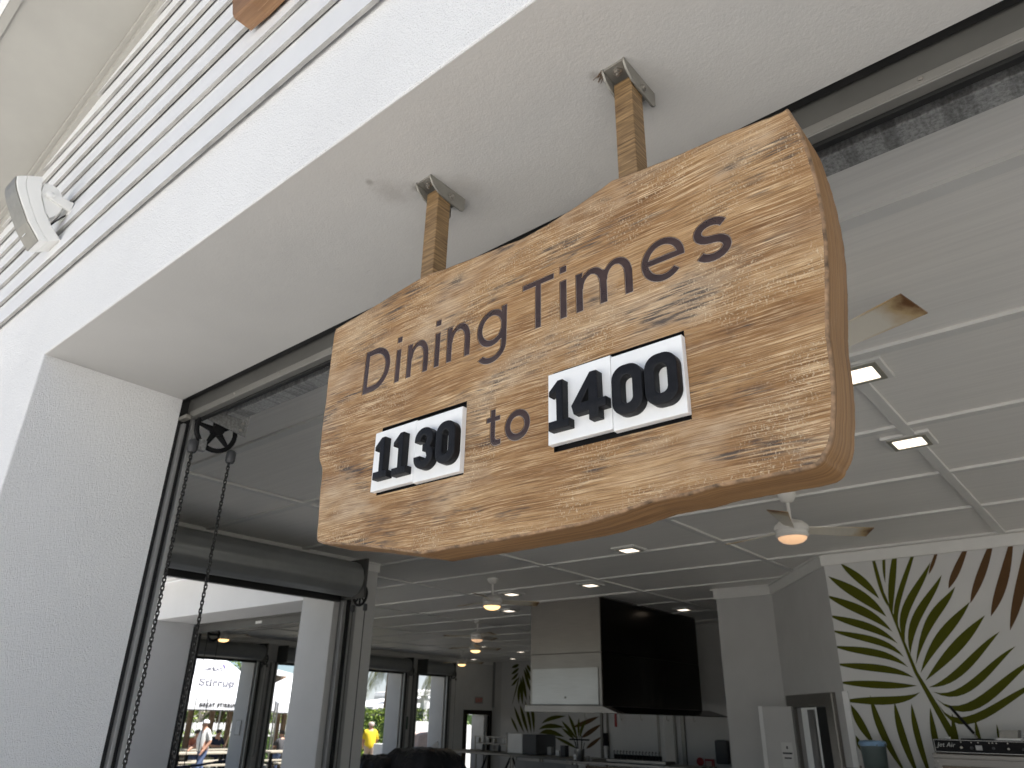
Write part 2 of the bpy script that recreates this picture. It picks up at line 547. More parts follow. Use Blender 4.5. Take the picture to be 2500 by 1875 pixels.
M['denim'] = plain('denim', (0.10, 0.14, 0.26), 0.8, var=0.2, vscale=14)
M['shirt_w'] = plain('white_shirt', (0.78, 0.77, 0.74), 0.8, var=0.05)
M['shirt_y'] = plain('yellow_shirt', (0.80, 0.60, 0.03), 0.8, var=0.06)
M['shirt_p'] = plain('pink_shirt', (0.60, 0.20, 0.20), 0.8, var=0.06)
M['shirt_r'] = plain('orange_shirt', (0.36, 0.12, 0.07), 0.8, var=0.1)
M['shirt_k'] = plain('charcoal_shirt', (0.06, 0.06, 0.065), 0.8, var=0.1)
M['khaki'] = plain('khaki', (0.55, 0.42, 0.34), 0.8, var=0.08)
M['hair'] = plain('hair', (0.05, 0.035, 0.025), 0.6, var=0.2)
M['sack'] = plain('black_plastic_sheet', (0.03, 0.032, 0.038), 0.2, var=0.2, bscale=9, bstr=0.8, bdist=0.03)
M['cover'] = plain('beige_cover', (0.50, 0.40, 0.36), 0.7, var=0.1)
M['binplastic'] = plain('grey_bin_plastic', (0.10, 0.13, 0.125), 0.3, var=0.08)
M['bluebag'] = plain('blue_bag', (0.20, 0.34, 0.52), 0.35, var=0.15, vscale=15)
M['red'] = plain('red_plastic', (0.36, 0.02, 0.018), 0.4, var=0.1)
M['signgreen'] = plain('sign_green', (0.008, 0.06, 0.035), 0.5, var=0.1)
M['paper'] = plain('paper', (0.66, 0.66, 0.64), 0.7, var=0.03)
M['ink'] = plain('ink', (0.03, 0.03, 0.035), 0.7, var=0.1)
M['ink_grey'] = plain('grey_print', (0.13, 0.13, 0.15), 0.7, var=0.05)
M['ink_purple'] = plain('purple_print', (0.10, 0.08, 0.20), 0.7, var=0.05)
M['lamp'] = glow('lamp_panel', (1.0, 0.88, 0.74), 0.95)
M['globe'] = glow('fan_globe', (1.0, 0.62, 0.26), 1.15)
M['globe_dim'] = glow('fan_globe_dim', (1.0, 0.62, 0.36), 0.30)
M['exit'] = glow('exit_red', (0.40, 0.045, 0.01), 0.05)
GREEN = [[(-2.206, 2.922), (-2.331, 3.176), (-2.403, 3.118), (-2.55, 3.346)], [(-2.166, 2.731), (-2.378, 3.036), (-2.456, 2.947), (-2.703, 3.213)], [(-2.135, 2.578), (-2.407, 2.872), (-2.461, 2.785), (-2.768, 3.012)], [(-2.107, 2.458), (-2.405, 2.703), (-2.428, 2.617), (-2.778, 2.795)], [(-2.073, 2.326), (-2.36, 2.549), (-2.411, 2.486), (-2.783, 2.635)], [(-2.05, 2.225), (-2.369, 2.422), (-2.396, 2.345), (-2.782, 2.465)], [(-2.017, 2.125), (-2.358, 2.265), (-2.397, 2.19), (-2.791, 2.28)], [(-2.001, 2.049), (-2.375, 2.1), (-2.388, 2.024), (-2.794, 2.09)], [(-1.986, 1.988), (-2.326, 1.95), (-2.354, 1.866), (-2.777, 1.905)], [(-2.132, 2.836), (-2.198, 3.139), (-2.157, 3.151), (-2.206, 3.53)], [(-2.113, 3.083), (-2.108, 3.29), (-2.076, 3.286), (-2.053, 3.511)], [(-2.099, 2.765), (-2.077, 3.111), (-2.016, 3.059), (-1.921, 3.527)], [(-2.061, 2.589), (-2.012, 2.981), (-1.945, 2.99), (-1.718, 3.5)], [(-2.036, 2.47), (-1.957, 2.884), (-1.852, 2.891), (-1.637, 3.254)], [(-2.007, 2.345), (-1.882, 2.773), (-1.766, 2.787), (-1.558, 3.114)], [(-1.974, 2.248), (-1.74, 2.753), (-1.673, 2.692), (-1.458, 2.987)], [(-1.945, 2.168), (-1.682, 2.581), (-1.612, 2.516), (-1.359, 2.827)], [(-1.915, 2.094), (-1.6, 2.447), (-1.527, 2.377), (-1.258, 2.689)], [(-1.895, 2.033), (-1.53, 2.27), (-1.512, 2.184), (-1.168, 2.529)], [(-1.867, 1.99), (-1.477, 2.119), (-1.457, 2.041), (-1.066, 2.391)], [(-1.854, 1.93), (-1.436, 1.971), (-1.406, 1.889), (-0.937, 2.272)], [(-1.838, 1.869), (-1.455, 1.833), (-1.461, 1.749), (-0.914, 2.084)], [(-2.68, 1.87), (-2.578, 1.712), (-2.653, 1.674), (-2.503, 1.475)], [(-2.471, 1.961), (-2.377, 1.628), (-2.453, 1.618), (-2.247, 1.219)], [(-2.245, 1.9), (-2.191, 1.593), (-2.265, 1.575), (-2.132, 1.173)], [(-2.087, 1.884), (-2.057, 1.596), (-2.118, 1.579), (-2.023, 1.122)], [(-1.922, 1.846), (-1.903, 1.562), (-1.964, 1.561), (-1.898, 1.296)], [(-1.737, 1.797), (-1.724, 1.568), (-1.776, 1.566), (-1.729, 1.304)], [(-1.548, 1.75), (-1.533, 1.566), (-1.576, 1.564), (-1.525, 1.364)], [(-1.379, 1.708), (-1.368, 1.57), (-1.396, 1.57), (-1.363, 1.414)], [(-2.686, 1.58), (-2.619, 1.479), (-2.68, 1.469), (-2.57, 1.332)]]
STEM = [(-2.155, 2.977), (-2.141, 2.976), (-1.972, 2.18), (-1.724, 1.568), (-1.672, 1.437), (-1.752, 1.434), (-1.802, 1.565), (-2.005, 2.181)]
BROWN = [[(-1.679, 3.128), (-1.595, 3.241), (-1.633, 3.245), (-1.503, 3.461)], [(-1.524, 2.969), (-1.378, 3.137), (-1.455, 3.145), (-1.207, 3.482)], [(-1.361, 2.81), (-1.16, 3.086), (-1.252, 3.081), (-0.985, 3.511)], [(-1.211, 2.674), (-1.004, 2.96), (-1.1, 2.969), (-0.822, 3.517)], [(-1.081, 2.533), (-0.862, 2.907), (-0.958, 2.915), (-0.694, 3.499)]]
FAR = [[(-16.83, 3.35), (-16.99, 3.35), (-16.99, 3.27), (-17.17, 3.27)], [(-16.83, 3.24), (-16.99, 3.19), (-16.99, 3.11), (-17.18, 3.06)], [(-16.85, 3.1), (-17.0, 3.02), (-17.0, 2.94), (-17.18, 2.88)], [(-16.86, 2.94), (-17.0, 2.85), (-17.0, 2.77), (-17.17, 2.69)], [(-16.82, 3.03), (-16.91, 2.66), (-16.97, 2.59), (-17.13, 2.07)], [(-16.77, 2.8), (-16.8, 2.48), (-16.88, 2.48), (-16.82, 2.12)], [(-16.76, 2.96), (-16.67, 2.57), (-16.76, 2.52), (-16.66, 2.09)], [(-16.69, 3.02), (-16.56, 2.66), (-16.64, 2.61), (-16.49, 2.24)], [(-16.63, 3.21), (-16.43, 2.86), (-16.51, 2.82), (-16.31, 2.47)], [(-16.57, 3.28), (-16.41, 3.07), (-16.47, 3.02), (-16.29, 2.79)], [(-16.5, 3.34), (-16.38, 3.25), (-16.44, 3.21), (-16.28, 3.06)], [(-16.83, 1.26), (-16.98, 1.53), (-17.03, 1.49), (-17.17, 1.74)], [(-16.58, 1.26), (-16.78, 1.67), (-16.86, 1.65), (-17.03, 2.07)], [(-16.41, 1.26), (-16.57, 1.72), (-16.65, 1.67), (-16.78, 2.12)], [(-16.29, 1.26), (-16.36, 1.76), (-16.44, 1.74), (-16.57, 2.25)], [(-16.18, 1.27), (-16.19, 1.85), (-16.28, 1.83), (-16.39, 2.43)], [(-15.99, 1.38), (-15.51, 1.54), (-15.48, 1.45), (-14.93, 1.46)], [(-15.96, 1.26), (-15.51, 1.37), (-15.51, 1.26), (-14.96, 1.19)], [(-15.87, 1.55), (-15.45, 1.76), (-15.39, 1.69), (-14.9, 1.79)], [(-14.48, 1.14), (-14.76, 1.43), (-14.82, 1.38), (-15.07, 1.65)], [(-14.48, 1.14), (-14.59, 1.53), (-14.67, 1.51), (-14.81, 1.84)], [(-14.41, 1.15), (-14.39, 1.5), (-14.45, 1.49), (-14.4, 1.74)], [(-14.37, 1.15), (-14.25, 1.46), (-14.32, 1.48), (-14.12, 1.69)], [(-14.54, 1.1), (-14.79, 1.32), (-14.82, 1.26), (-15.07, 1.44)], [(-14.49, 0.88), (-14.88, 1.07), (-14.91, 1.01), (-15.39, 1.2)]]
FARB = [[(-14.644, 1.47), (-14.193, 1.664), (-14.14, 1.562), (-13.643, 1.795)], [(-14.316, 1.19), (-14.035, 1.4), (-13.984, 1.3), (-13.543, 1.593)], [(-14.159, 0.891), (-13.937, 1.079), (-13.885, 1.001), (-13.556, 1.25)]]
# ------------------------------------------------------------------ ground, floor, ceiling, roof
CEIL = 3.47
tag(MB().box(-120, 60, -60, 120, -0.35, -0.15).build('ground', M['yard']), kind='structure')
tag(MB().box(-18.7, 6.4, 0.80, 20.7, -0.149, 0.0).build('floor', M['floor']), kind='structure')
tag(MB().box(-10.5, 6.3, 6.9, 20.3, 0.0005, 0.006).build('bounce_dimmer', M['dimmer']), kind='structure')  # unseen dark sheet added to cut light bounced up into the kitchen
tag(MB().box(-17.0, 45.0, -50.0, 0.80, -0.149, -0.004).build('forecourt_paving', M['ground']), kind='structure')
tag(MB().box(-18.7, -8.2, 0.8, 5.74, -0.148, -0.002).build('courtyard_paving', M['ground']), kind='structure')

cl = MB().box(-8.2, 6.3, 1.50, 6.42, CEIL + .02, CEIL + .12).box(-18.6, 6.3, 6.42, 20.7, CEIL + .02, CEIL + .12).build('ceiling', M['ceil'])
tag(cl, kind='structure')
BX = [-18.03, -15.58, -13.14, -10.70, -8.26, -5.80, -3.37, -0.93, 1.52, 3.96, 6.3]
BY = [1.52, 2.62, 3.83, 5.06, 6.28, 7.50, 8.72, 9.94, 11.16, 12.38, 13.60, 14.82, 16.04, 17.26, 18.48, 19.70, 20.7]
def indoors(x, y):
    return -18.1 < x < 6.4 and 1.5 < y < 20.8 and (x > -8.0 or y > 6.5)
pan_cache = {}
for i in range(len(BX) - 1):
    for j in range(len(BY) - 1):
        x0, x1, y0, y1 = BX[i], BX[i + 1], BY[j], BY[j + 1]
        if not indoors((x0 + x1) / 2, (y0 + y1) / 2) or (x0 > 1.0 and y0 > 9.0):
            continue
        key = (round(x1 - x0, 2), round(y1 - y0, 2))
        if key not in pan_cache:
            o = MB().box(x0 + .004, x1 - .004, y0 + .004, y1 - .004, CEIL, CEIL + .015).build('panel', M['ceil'], cl)
            pan_cache[key] = (o, x0, y0)
        else:
            src, sx, sy = pan_cache[key]
            o = src.copy(); COL.objects.link(o); o.location = (x0 - sx, y0 - sy, 0)
for x in BX[1:-1]:
    y0 = 6.47 if x < -8.0 else 1.52
    MB().box(x - .035, x + .035, y0, 20.35, CEIL - .022, CEIL - .001).build('batten', M['batten'], cl, bevel=.003)
for y in BY[1:-1]:
    for i in range(len(BX) - 1):
        x0, x1 = BX[i] + .036, BX[i + 1] - .036
        if indoors((x0 + x1) / 2, y):
            MB().box(max(x0, -18.0), x1, y - .035, y + .035, CEIL - .021, CEIL - .001).build('batten', M['batten'], cl)

cr_ = thing('shading_roof', 'added flat roof shading the set back wall beyond the nearest shutter', 'roof', (-13, 4.5, 3.6))
MB().box(-18.6, -8.36, 4.9, 5.60, 3.62, 3.78).build('deck', M['roof'], cr_)  # added strip of roof that keeps daylight off the set back beam
roof = thing('roof', 'flat roof deck over the open dining hall', 'roof', (-6, 10, 3.6))
MB().box(-18.75, 6.5, 6.3, 20.9, 3.62, 3.80).box(-8.35, 6.5, .90, 6.3, 3.62, 3.80).build('deck', M['roof'], roof)

# ------------------------------------------------------------------ front wall with the wide doorway
fwall = thing('front_wall', 'white stucco front wall with lap siding above a wide open doorway', 'wall', (-1, .864, 0))
YF = .864
outl = [(-8.2, -.1), (-3.50, -.1), (-3.50, 3.112), (1.60, 3.112), (1.60, -.1), (6.3, -.1), (6.3, 3.60), (-8.2, 3.60)]
MB().prism([outl], YF, 1.515, FRONT, bevel=.006).build('stucco_frame', M['stucco'], fwall)
MB().box(-3.497, 1.597, YF + .004, 1.513, 3.1085, 3.111).build('soffit', M['soffit'], fwall)
RZ = lambda x: 5.249 + .2755 * (x + 3.31) if x < -1 else 5.249 + .2755 * (2.31 - (x + 1))
SB = [3.555, 3.745, 3.922, 4.100, 4.272, 4.450, 4.622, 4.785, 4.975, 5.15, 5.33, 5.51, 5.69]
for k in range(len(SB) - 1):
    z0, z1 = SB[k], SB[k + 1] + .012
    xl0 = max(-8.2, (z0 - 5.249) / .2755 - 3.31); xl1 = max(-8.2, (z1 - 5.249) / .2755 - 3.31)
    xr0 = min(6.3, 1.31 - (z0 - 5.249) / .2755); xr1 = min(6.3, 1.31 - (z1 - 5.249) / .2755)
    jy = rnd.uniform(-.0015, .0015)
    yb, yt = .834 + jy, .857 + jy
    v = [(xl0, yb, z0), (xr0, yb, z0), (xr1, yt, z1), (xl1, yt, z1), (xl0, yb + .0150, z0), (xr0, yb + .0150, z0), (xr1, yt + .015, z1), (xl1, yt + .015, z1)]
    MB().add(v, [(0, 1, 2, 3), (5, 4, 7, 6), (3, 2, 6, 7), (4, 0, 3, 7), (1, 5, 6, 2)]).add(v, [(4, 5, 1, 0)], 1).build('siding_board', [M['siding'], M['siding_shade']], fwall)
MB().prism([[(-8.2, 3.601), (6.3, 3.601), (6.3, RZ(6.3)), (-1, RZ(-1)), (-8.2, RZ(-8.2))]], .876, 1.1, FRONT).build('gable_backing', M['siding'], fwall)

gr = thing('gable_roof', 'sloping gable roof overhang above the siding boards', 'roof', (-1, .5, 5.5))
up = [(-9.0, RZ(-9.0)), (-1, RZ(-1)), (7.0, RZ(7.0))]
MB().prism([up + [(7.0, RZ(7.0) + .16), (-1, RZ(-1) + .16), (-9.0, RZ(-9.0) + .16)]], .285, 1.2, FRONT).build('overhang', M['rake'], gr)
lo = [(x, z - .014) for x, z in up]
MB().prism([lo + [(7.0, RZ(7.0) + .20), (-1, RZ(-1) + .20), (-9.0, RZ(-9.0) + .20)]], .258, .284, FRONT, bevel=.003).build('fascia_board', M['white'], gr)
MB().prism([[(x, z - .012) for x, z in up] + [(x, z - .0005) for x, z in reversed(up)]], .286, .330, FRONT).build('edge_strip', M['rake'], gr)
MB().prism([[(x, z - .085) for x, z in up] + [(x, z - .0006) for x, z in reversed(up)]], .820, .866, FRONT, bevel=.003).build('trim_board', M['rake'], gr)
MB().prism([[(x, z - .030) for x, z in up] + [(x, z - .0007) for x, z in reversed(up)]], .795, .8195, FRONT, bevel=.003).build('trim_moulding', M['rake'], gr)

# ------------------------------------------------------------------ roller door above and beside the front doorway
rd = thing('roller_door', 'raised grey roller door with chain wheel inside the front doorway', 'roller door', (-3.4, 1.6, 0))
MB().box(-3.56, 1.66, 1.560, 1.574, 3.0485, 3.40).build('curtain', M['door_dark'], rd)
MB().box(-3.47, 1.60, 1.552, 1.5595, 3.022, 3.0480).box(-3.47, 1.60, 1.552, 1.585, 3.014, 3.0215).build('bottom_bar', M['door_mid'], rd, bevel=.002)
MB().box(-3.56, 1.66, 1.518, 1.548, 3.116, 3.30).build('weather_seal', M['rubber'], rd)
MB().box(-3.47, 1.60, 1.586, 1.606, 3.004, 3.060).build('rubber_strip', M['rubber'], rd)
MB().box(-3.40, 1.62, 1.700, 1.785, 3.055, 3.16).build('support_beam', M['galv'], rd, bevel=.004)
x = -3.05
while x < 1.5:
    MB().lathe((x, 1.5515, 3.036), [(.0001, -.004), (.005, -.003), (.006, 0), (.006, .002)], 8, 'y').build('screw', M['bolt'], rd)
    x += .37
def guides(parent, pts):
    for (bx, m) in pts:
        MB().box(*bx).build('guide_rail', M[m], parent, bevel=.002)
guides(rd, [((-3.60, -3.512, 1.516, 1.606, 0, 3.3), 'rubber'), ((-3.53, -3.482, 1.537, 1.553, 0, 2.985), 'guide'),
            ((-3.53, -3.482, 1.581, 1.600, 0, 3.045), 'guide'), ((1.612, 1.70, 1.516, 1.606, 0, 3.3), 'rubber'),
            ((1.582, 1.63, 1.537, 1.553, 0, 3.045), 'guide')])
MB().box(-3.53, -3.435, 1.520, 1.551, 3.000, 3.020).build('stop_tab', M['bracket'], rd, bevel=.004)
MB().lathe((-3.40, 1.86, 3.34), [(.08, 0), (.11, .005), (.11, 4.9), (.08, 4.905)], 24, 'x').build('coil', M['shutter'], rd, smooth=40)
bp = MB().prism([[(1.600, 3.12), (1.832, 3.12), (1.822, 2.972), (1.795, 2.975), (1.60, 3.005)][::-1]], -3.383, -3.376, SIDE).build('end_plate', M['galv'], rd)
for (y, z) in ((1.795, 3.035), (1.788, 2.998)):
    MB().lathe((-3.374, y, z), [(.0075, -.002), (.0075, .004), (.004, .006), (.0001, .006)], 8, 'x').build('bolt', M['bolt'], bp)
wc = (-3.42, 1.683, 2.973)
wh = MB().tube([(wc[0], wc[1] + .105 * math.cos(a), wc[2] + .105 * math.sin(a)) for a in [2 * PI * i / 28 for i in range(28)]], .0125, 8, closed=True)
wh.tube([(wc[0] - .015, wc[1], wc[2]), (wc[0] + .03, wc[1], wc[2])], .03, 12)
for k in range(5):
    a = 2 * PI * k / 5 + .5
    wh.tube([(wc[0], wc[1] + .02 * math.cos(a), wc[2] + .02 * math.sin(a)), (wc[0], wc[1] + .1 * math.cos(a), wc[2] + .1 * math.sin(a))], [.018, .009], 6)
wh.build('chain_wheel', M['black'], rd, smooth=40)
for y in (1.578, 1.786):
    MB().lathe((-3.42, y, 2.828), [(.018, 0), (.024, .012), (.0245, .055), (.016, .066)], 14).build('chain_guide_cap', M['plastic_dk'], rd, smooth=40)
MB().box(-3.425, -3.395, 1.60, 1.635, 2.845, 2.90).build('guide_tab', M['galv'], rd)

# the hand chain: every link its own part
lk = []
for a0, cz, in ((0, .0065), (180, -.0065)):
    lk += [(.0066 * math.cos(R(a0 + 180 * i / 4)), cz + .0066 * math.sin(R(a0 + 180 * i / 4))) for i in range(5)]
for (y, n0, z0, lab) in ((1.580, 0, 2.822, 'dark steel hand chain hanging close against the door guide'), (1.782, 0, 2.818, 'dark steel hand chain hanging free beside the door guide')):
    ch = thing('hand_chain', lab, 'chain', (-3.42, y, z0), 'hand chains of the front roller door')
    flat = MB().tube([(-3.42 + p[0] * 1.0, y, z0 + p[1]) for p in lk], .0032, 5, closed=True).build('link', M['chain'], ch, smooth=60)
    turn = MB().tube([(-3.42, y + p[0], z0 + p[1]) for p in lk], .0032, 5, closed=True).build('link', M['chain'], ch, smooth=60)
    turn.location.z = -.0185
    for i in range(2, 120):
        c = (flat if i % 2 == 0 else turn).copy()
        COL.objects.link(c)
        c.parent = ch
        c.location = (rnd.uniform(-.0012, .0012), rnd.uniform(-.0012, .0012), -.0185 * i)

# ------------------------------------------------------------------ the hanging sign
sg = thing('hanging_sign', 'thick brown wooden board lettered Dining Times hanging from two posts', 'sign', (-.97, 1.186, 2.4))
OUT = [(-1.676, 2.741), (-1.521, 2.754), (-1.313, 2.774), (-1.211, 2.764), (-1.017, 2.747), (-0.92, 2.743), (-0.778, 2.761), (-0.687, 2.783), (-0.591, 2.77), (-0.478, 2.761), (-0.42, 2.759), (-0.317, 2.746), (-0.287, 2.747), (-0.272, 2.693), (-0.264, 2.627), (-0.26, 2.567), (-0.259, 2.499), (-0.262, 2.438), (-0.268, 2.381), (-0.279, 2.308), (-0.287, 2.257), (-0.29, 2.196), (-0.295, 2.148), (-0.304, 2.096), (-0.311, 2.068), (-0.323, 2.049), (-0.344, 2.03), (-0.416, 2.027), (-0.465, 2.027), (-0.52, 2.026), (-0.557, 2.022), (-0.623, 2.021), (-0.658, 2.018), (-0.73, 2.007), (-0.807, 2.001), (-0.892, 2.0), (-1.021, 1.998), (-1.165, 1.999), (-1.236, 1.998), (-1.424, 2.037), (-1.544, 2.059), (-1.63, 2.073), (-1.648, 2.093), (-1.651, 2.131), (-1.66, 2.216), (-1.662, 2.262), (-1.667, 2.286), (-1.682, 2.311), (-1.689, 2.33), (-1.688, 2.351), (-1.692, 2.415), (-1.691, 2.496), (-1.694, 2.539), (-1.695, 2.632), (-1.695, 2.715), (-1.690, 2.734)]
sharp = {12, 38, 7}
def smooth_outline(P, sharp, n=5, jit=.0006):
    out = []
    N = len(P)
    for i in range(N):
        p0, p1, p2, p3 = (Vector(P[(i + k - 1) % N]) for k in range(4))
        if i in sharp: p0 = p1
        if (i + 1) % N in sharp: p3 = p2
        for k in range(n):
            t = k / n
            q = .5 * ((2 * p1) + (p2 - p0) * t + (2 * p0 - 5 * p1 + 4 * p2 - p3) * t * t + (3 * p1 - p0 - 3 * p2 + p3) * t ** 3)
            out.append((q.x + rnd.uniform(-jit, jit), q.y + rnd.uniform(-jit, jit)))
    return out
board_out = smooth_outline(OUT, sharp)

W = .0204
XH = .100
def L_n(Wd):
    return [[(0, 0), (W, 0), (W, .052)] + arc(Wd / 2 + .001, .052, Wd / 2 - W - .001, .031, 180, 0, 10) + [(Wd - W, 0), (Wd, 0), (Wd, .052)] +
            arc(Wd / 2 + .004, .052, Wd / 2 - .004, .0495, 0, 138, 12) + [(W, .088), (W, XH), (0, XH)]]
def L_m(Wd):
    h = (Wd + W) / 2
    rx = (h - W) / 2 - W / 2 + .0
    def hump(x0):      # inner arch starting after the stem at x0
        return arc(x0 + W + (h - W - W) / 2 + .0005, .054, (h - 2 * W) / 2 - .0005, .030, 180, 0, 8)
    a = h - W
    return [[(0, 0), (W, 0), (W, .054)] + hump(0) + [(a, 0), (a + W, 0), (a + W, .054)] + hump(a) + [(Wd - W, 0), (Wd, 0), (Wd, .054)] +
            arc(Wd - (a + W) / 2 + .003, .054, (a + W) / 2 - .003, .0475, 0, 140, 10) + arc((a + W) / 2 + .003, .054, (a + W) / 2 - .004, .0475, 42, 138, 9) + [(W, .088), (W, XH), (0, XH)]]
L_i = [[(0, 0), (W, 0), (W, XH), (0, XH)]]
L_dot = [[(-.0005, .119), (W, .119), (W + .0005, .1385), (0, .1385)]]
L_D = [[(0, 0), (.044, 0)] + arc(.044, .0675, .067, .0675, -90, 90, 16) + [(0, .135)],
       [(W, W)] + arc(.043, .0675, .067 - W, .0675 - W, -90, 90, 14) + [(W, .135 - W)]]
L_g = [[(.097, XH + .001), (.0785, XH + .001), (.0785, .088)] + arc(.048, .050, .048, .051, 52, 308, 22) + [(.0785, .010), (.0785, .002)] +
       arc(.047, -.002, .0315, .0265, 0, -142, 12) + arc(.047, -.002, .050, .0445, -146, 0, 16),
       arc(.0485, .050, .0298, .0325, 0, 345, 20)]
L_T = [[(.0385, 0), (.057, 0), (.057, .1145), (.0945, .1145), (.0945, .1315), (0, .1315), (0, .1145), (.0385, .1145)]]
L_e = [[(.1005, .0445)] + arc(.050, .0510, .0505, .0520, -4, 318, 30) + arc(.050, .0510, .0320, .0335, 318, 192, 14) ,
       arc(.050, .0510, .0320, .0335, 17, 163, 12)]
def stroke(c, w):
    n = len(c)
    l, r = [], []
    for i in range(n):
        t = (Vector(c[min(i + 1, n - 1)]) - Vector(c[max(i - 1, 0)])).normalized()
        m = Vector((-t.y, t.x)) * w / 2
        l.append(tuple(Vector(c[i]) + m)); r.append(tuple(Vector(c[i]) - m))
    return [l + r[::-1]]
L_s = stroke(arc(.0395, .0713, .0290, .0203, 22, 262, 14) + arc(.0395, .0297, .0300, .0205, 82, -158, 14), W)
w2 = .018
L_t = [[(0, .073), (0, .059), (.012, .059), (.012, .020)] + arc(.032, .018, .0195, .0185, 180, 270, 6) + [(.0455, .001), (.0455, .0155), (.036, .0155)] +
       arc(.0345, .0215, .0058, .006, 270, 180, 3) + [(.0287, .059), (.043, .059), (.043, .073), (.0287, .073), (.0287, .0905), (.012, .0905), (.012, .073)]]
L_o = [arc(.037, .0365, .0370, .0375, 0, 352, 26), arc(.037, .0365, .0370 - w2, .0375 - w2, 0, 352, 22)]
ZB = 2.4690
LET = [(L_D, -1.522, ZB), (L_i, -1.389, ZB), (L_dot, -1.389, ZB), (L_n(.083), -1.3435, ZB), (L_i, -1.239, ZB), (L_dot, -1.239, ZB),
       (L_n(.083), -1.195, ZB), (L_g, -1.090, ZB), (L_T, -.947, ZB), (L_i, -.8375, ZB), (L_dot, -.8375, ZB), (L_m(.146), -.7935, ZB),
       (L_e, -.6265, ZB - .001), (L_s, -.5075, ZB), (L_t, -1.0485, 2.2115), (L_o, -.993, 2.2105)]
rec = [[(-1.4155, 2.165), (-1.1125, 2.163), (-1.1125, 2.345), (-1.4155, 2.347)], [(-.8555, 2.161), (-.5435, 2.159), (-.5435, 2.342), (-.8555, 2.343)]]
YS = 1.140
loops = [board_out]
isl = []
for (lp, x, z) in LET:
    loops.append([(x + p[0], z + p[1]) for p in lp[0]])
    for h in lp[1:]:
        isl.append([(x + p[0], z + p[1]) for p in h])
loops += rec
b = MB().prism(loops, YS, 1.244, FRONT, bevel=.0055, segs=3, mi=0, mi_side=1, mi_bev=2, hole_d=.011)
for lp in isl:
    if True:
        b.prism([lp], YS, YS + .011, FRONT, mi=0, mi_side=2)
b.build('board', [M['wood'], M['wood_side'], M['wood_worn']], sg, smooth=50)
for (lp, x, z) in LET:
    L = [[(x + p[0], z + p[1]) for p in q] for q in lp]
    MB().prism(L, YS + .0010, YS + .0112, FRONT, bevel=.0019, segs=2, mi=0, mi_side=1, mi_bev=1).build('letter', [M['letter'], M['rim']], sg, smooth=60)
for lp in rec:
    x0, x1 = lp[0][0], lp[1][0]
    z0_, z1_ = lp[0][1], lp[2][1]
    MB().box(x0 - .002, x1 + .002, YS + .0095, YS + .014, 2.157, 2.349).prism([[(x0 - .0005, z0_ - .0012), (x1 + .0005, z0_ - .0022), (x1 + .0005, z1_ + .0005), (x0 - .0005, z1_ + .0025)], [(x0 + .0016, z0_ + .0016), (x1 - .0016, z0_), (x1 - .0016, z1_ - .0016), (x0 + .0016, z1_ + .0002)]], YS + .0004, YS + .0105, FRONT).build('plate_recess', M['black'], sg)
for px in (-1.316, -.656):
    MB().box(px - .025, px + .025, 1.160, 1.212, 2.70, 3.088).build('post', M['post'], sg, bevel=.003)
    prof = [(1.118, 3.1075), (1.118, 3.098), (1.130, 3.080), (1.152, 3.066), (1.180, 3.0585)] + arc(1.246, 3.073, .019, .019, -110, 20, 6) + [(1.264, 3.1075)]
    br = MB().prism([prof], px + .0265, px + .0325, SIDE, bevel=.0015).prism([prof], px - .0325, px - .0265, SIDE, bevel=.0015)
    br.box(px - .0262, px + .0262, 1.1195, 1.2625, 3.1005, 3.1069)
    bo = br.build('bracket', M['bracket'], sg)
    MB().lathe((px + .0325, 1.205, 3.079), [(.011, 0), (.011, .0025), (.0075, .003), (.0075, .007), (.004, .0085), (.0001, .0088)], 12, 'x').build('bolt', M['bolt'], bo, smooth=35)
    MB().lathe((px, 1.140, 3.1005), [(.0001, -.016), (.004, -.016), (.004, -.009), (.0085, -.0085), (.0085, -.0025), (.013, -.002), (.013, 0)], 6).build('nut', M['bolt'], bo)
# bristles stuck in the soffit paint beside the second bracket
br = MB()
for k in range(16):
    a = rnd.uniform(1.9, 3.4); l = rnd.uniform(.012, .03)
    x0, y0 = -.690 + rnd.uniform(-.006, .004), 1.128 + rnd.uniform(-.01, .01)
    br.tube([(x0, y0, 3.1075), (x0 + l * math.cos(a), y0 + l * math.sin(a) * .7, 3.1065 - rnd.uniform(0, .006))], .0007, 3)
tag(br.build('dry_bristles', M['bark']), 'tuft of brown bristles stuck to the soffit beside the right bracket', 'bristles')

# numeral outlines
N1 = [[(.036, .108), (.024, .108), (.001, .0865), (.001, .076), (.019, .0835), (.0205, .019), (0, .019), (0, 0), (.052, 0), (.052, .0185), (.037, .0185), (.037, .107)]]
N4 = [[(.062, .103), (.047, .103), (.001, .039), (.0065, .020), (.0435, .020), (.0435, 0), (.067, 0), (.067, .020), (.084, .020), (.084, .040), (.066, .040), (.065, .101)],
      [(.0435, .069), (.0435, .041), (.0255, .041)]]
def N0(wd, h=.104):
    return [rrect(0, 0, wd, h, .0285, 8), rrect(.0215, .0225, wd - .0215, h - .0225, (wd - .043) / 2 * .95, 6)]
N3 = [[(.001, .0705)] + arc(.0320, .0755, .0310, .0285, 176, 0, 14) + [(.0620, .066), (.0545, .0535), (.0640, .042)] + arc(.033, .0300, .0325, .0300, 12, -180, 16) +
      [(.0005, .0335), (.0215, .0335)] + arc(.0330, .0310, .0115, .0110, 180, 352, 7) + [(.0400, .0425), (.0290, .0440), (.0290, .0615), (.0390, .0625)] +
      arc(.0320, .0730, .0105, .0105, -20, 180, 8) + [(.0215, .0705)]]
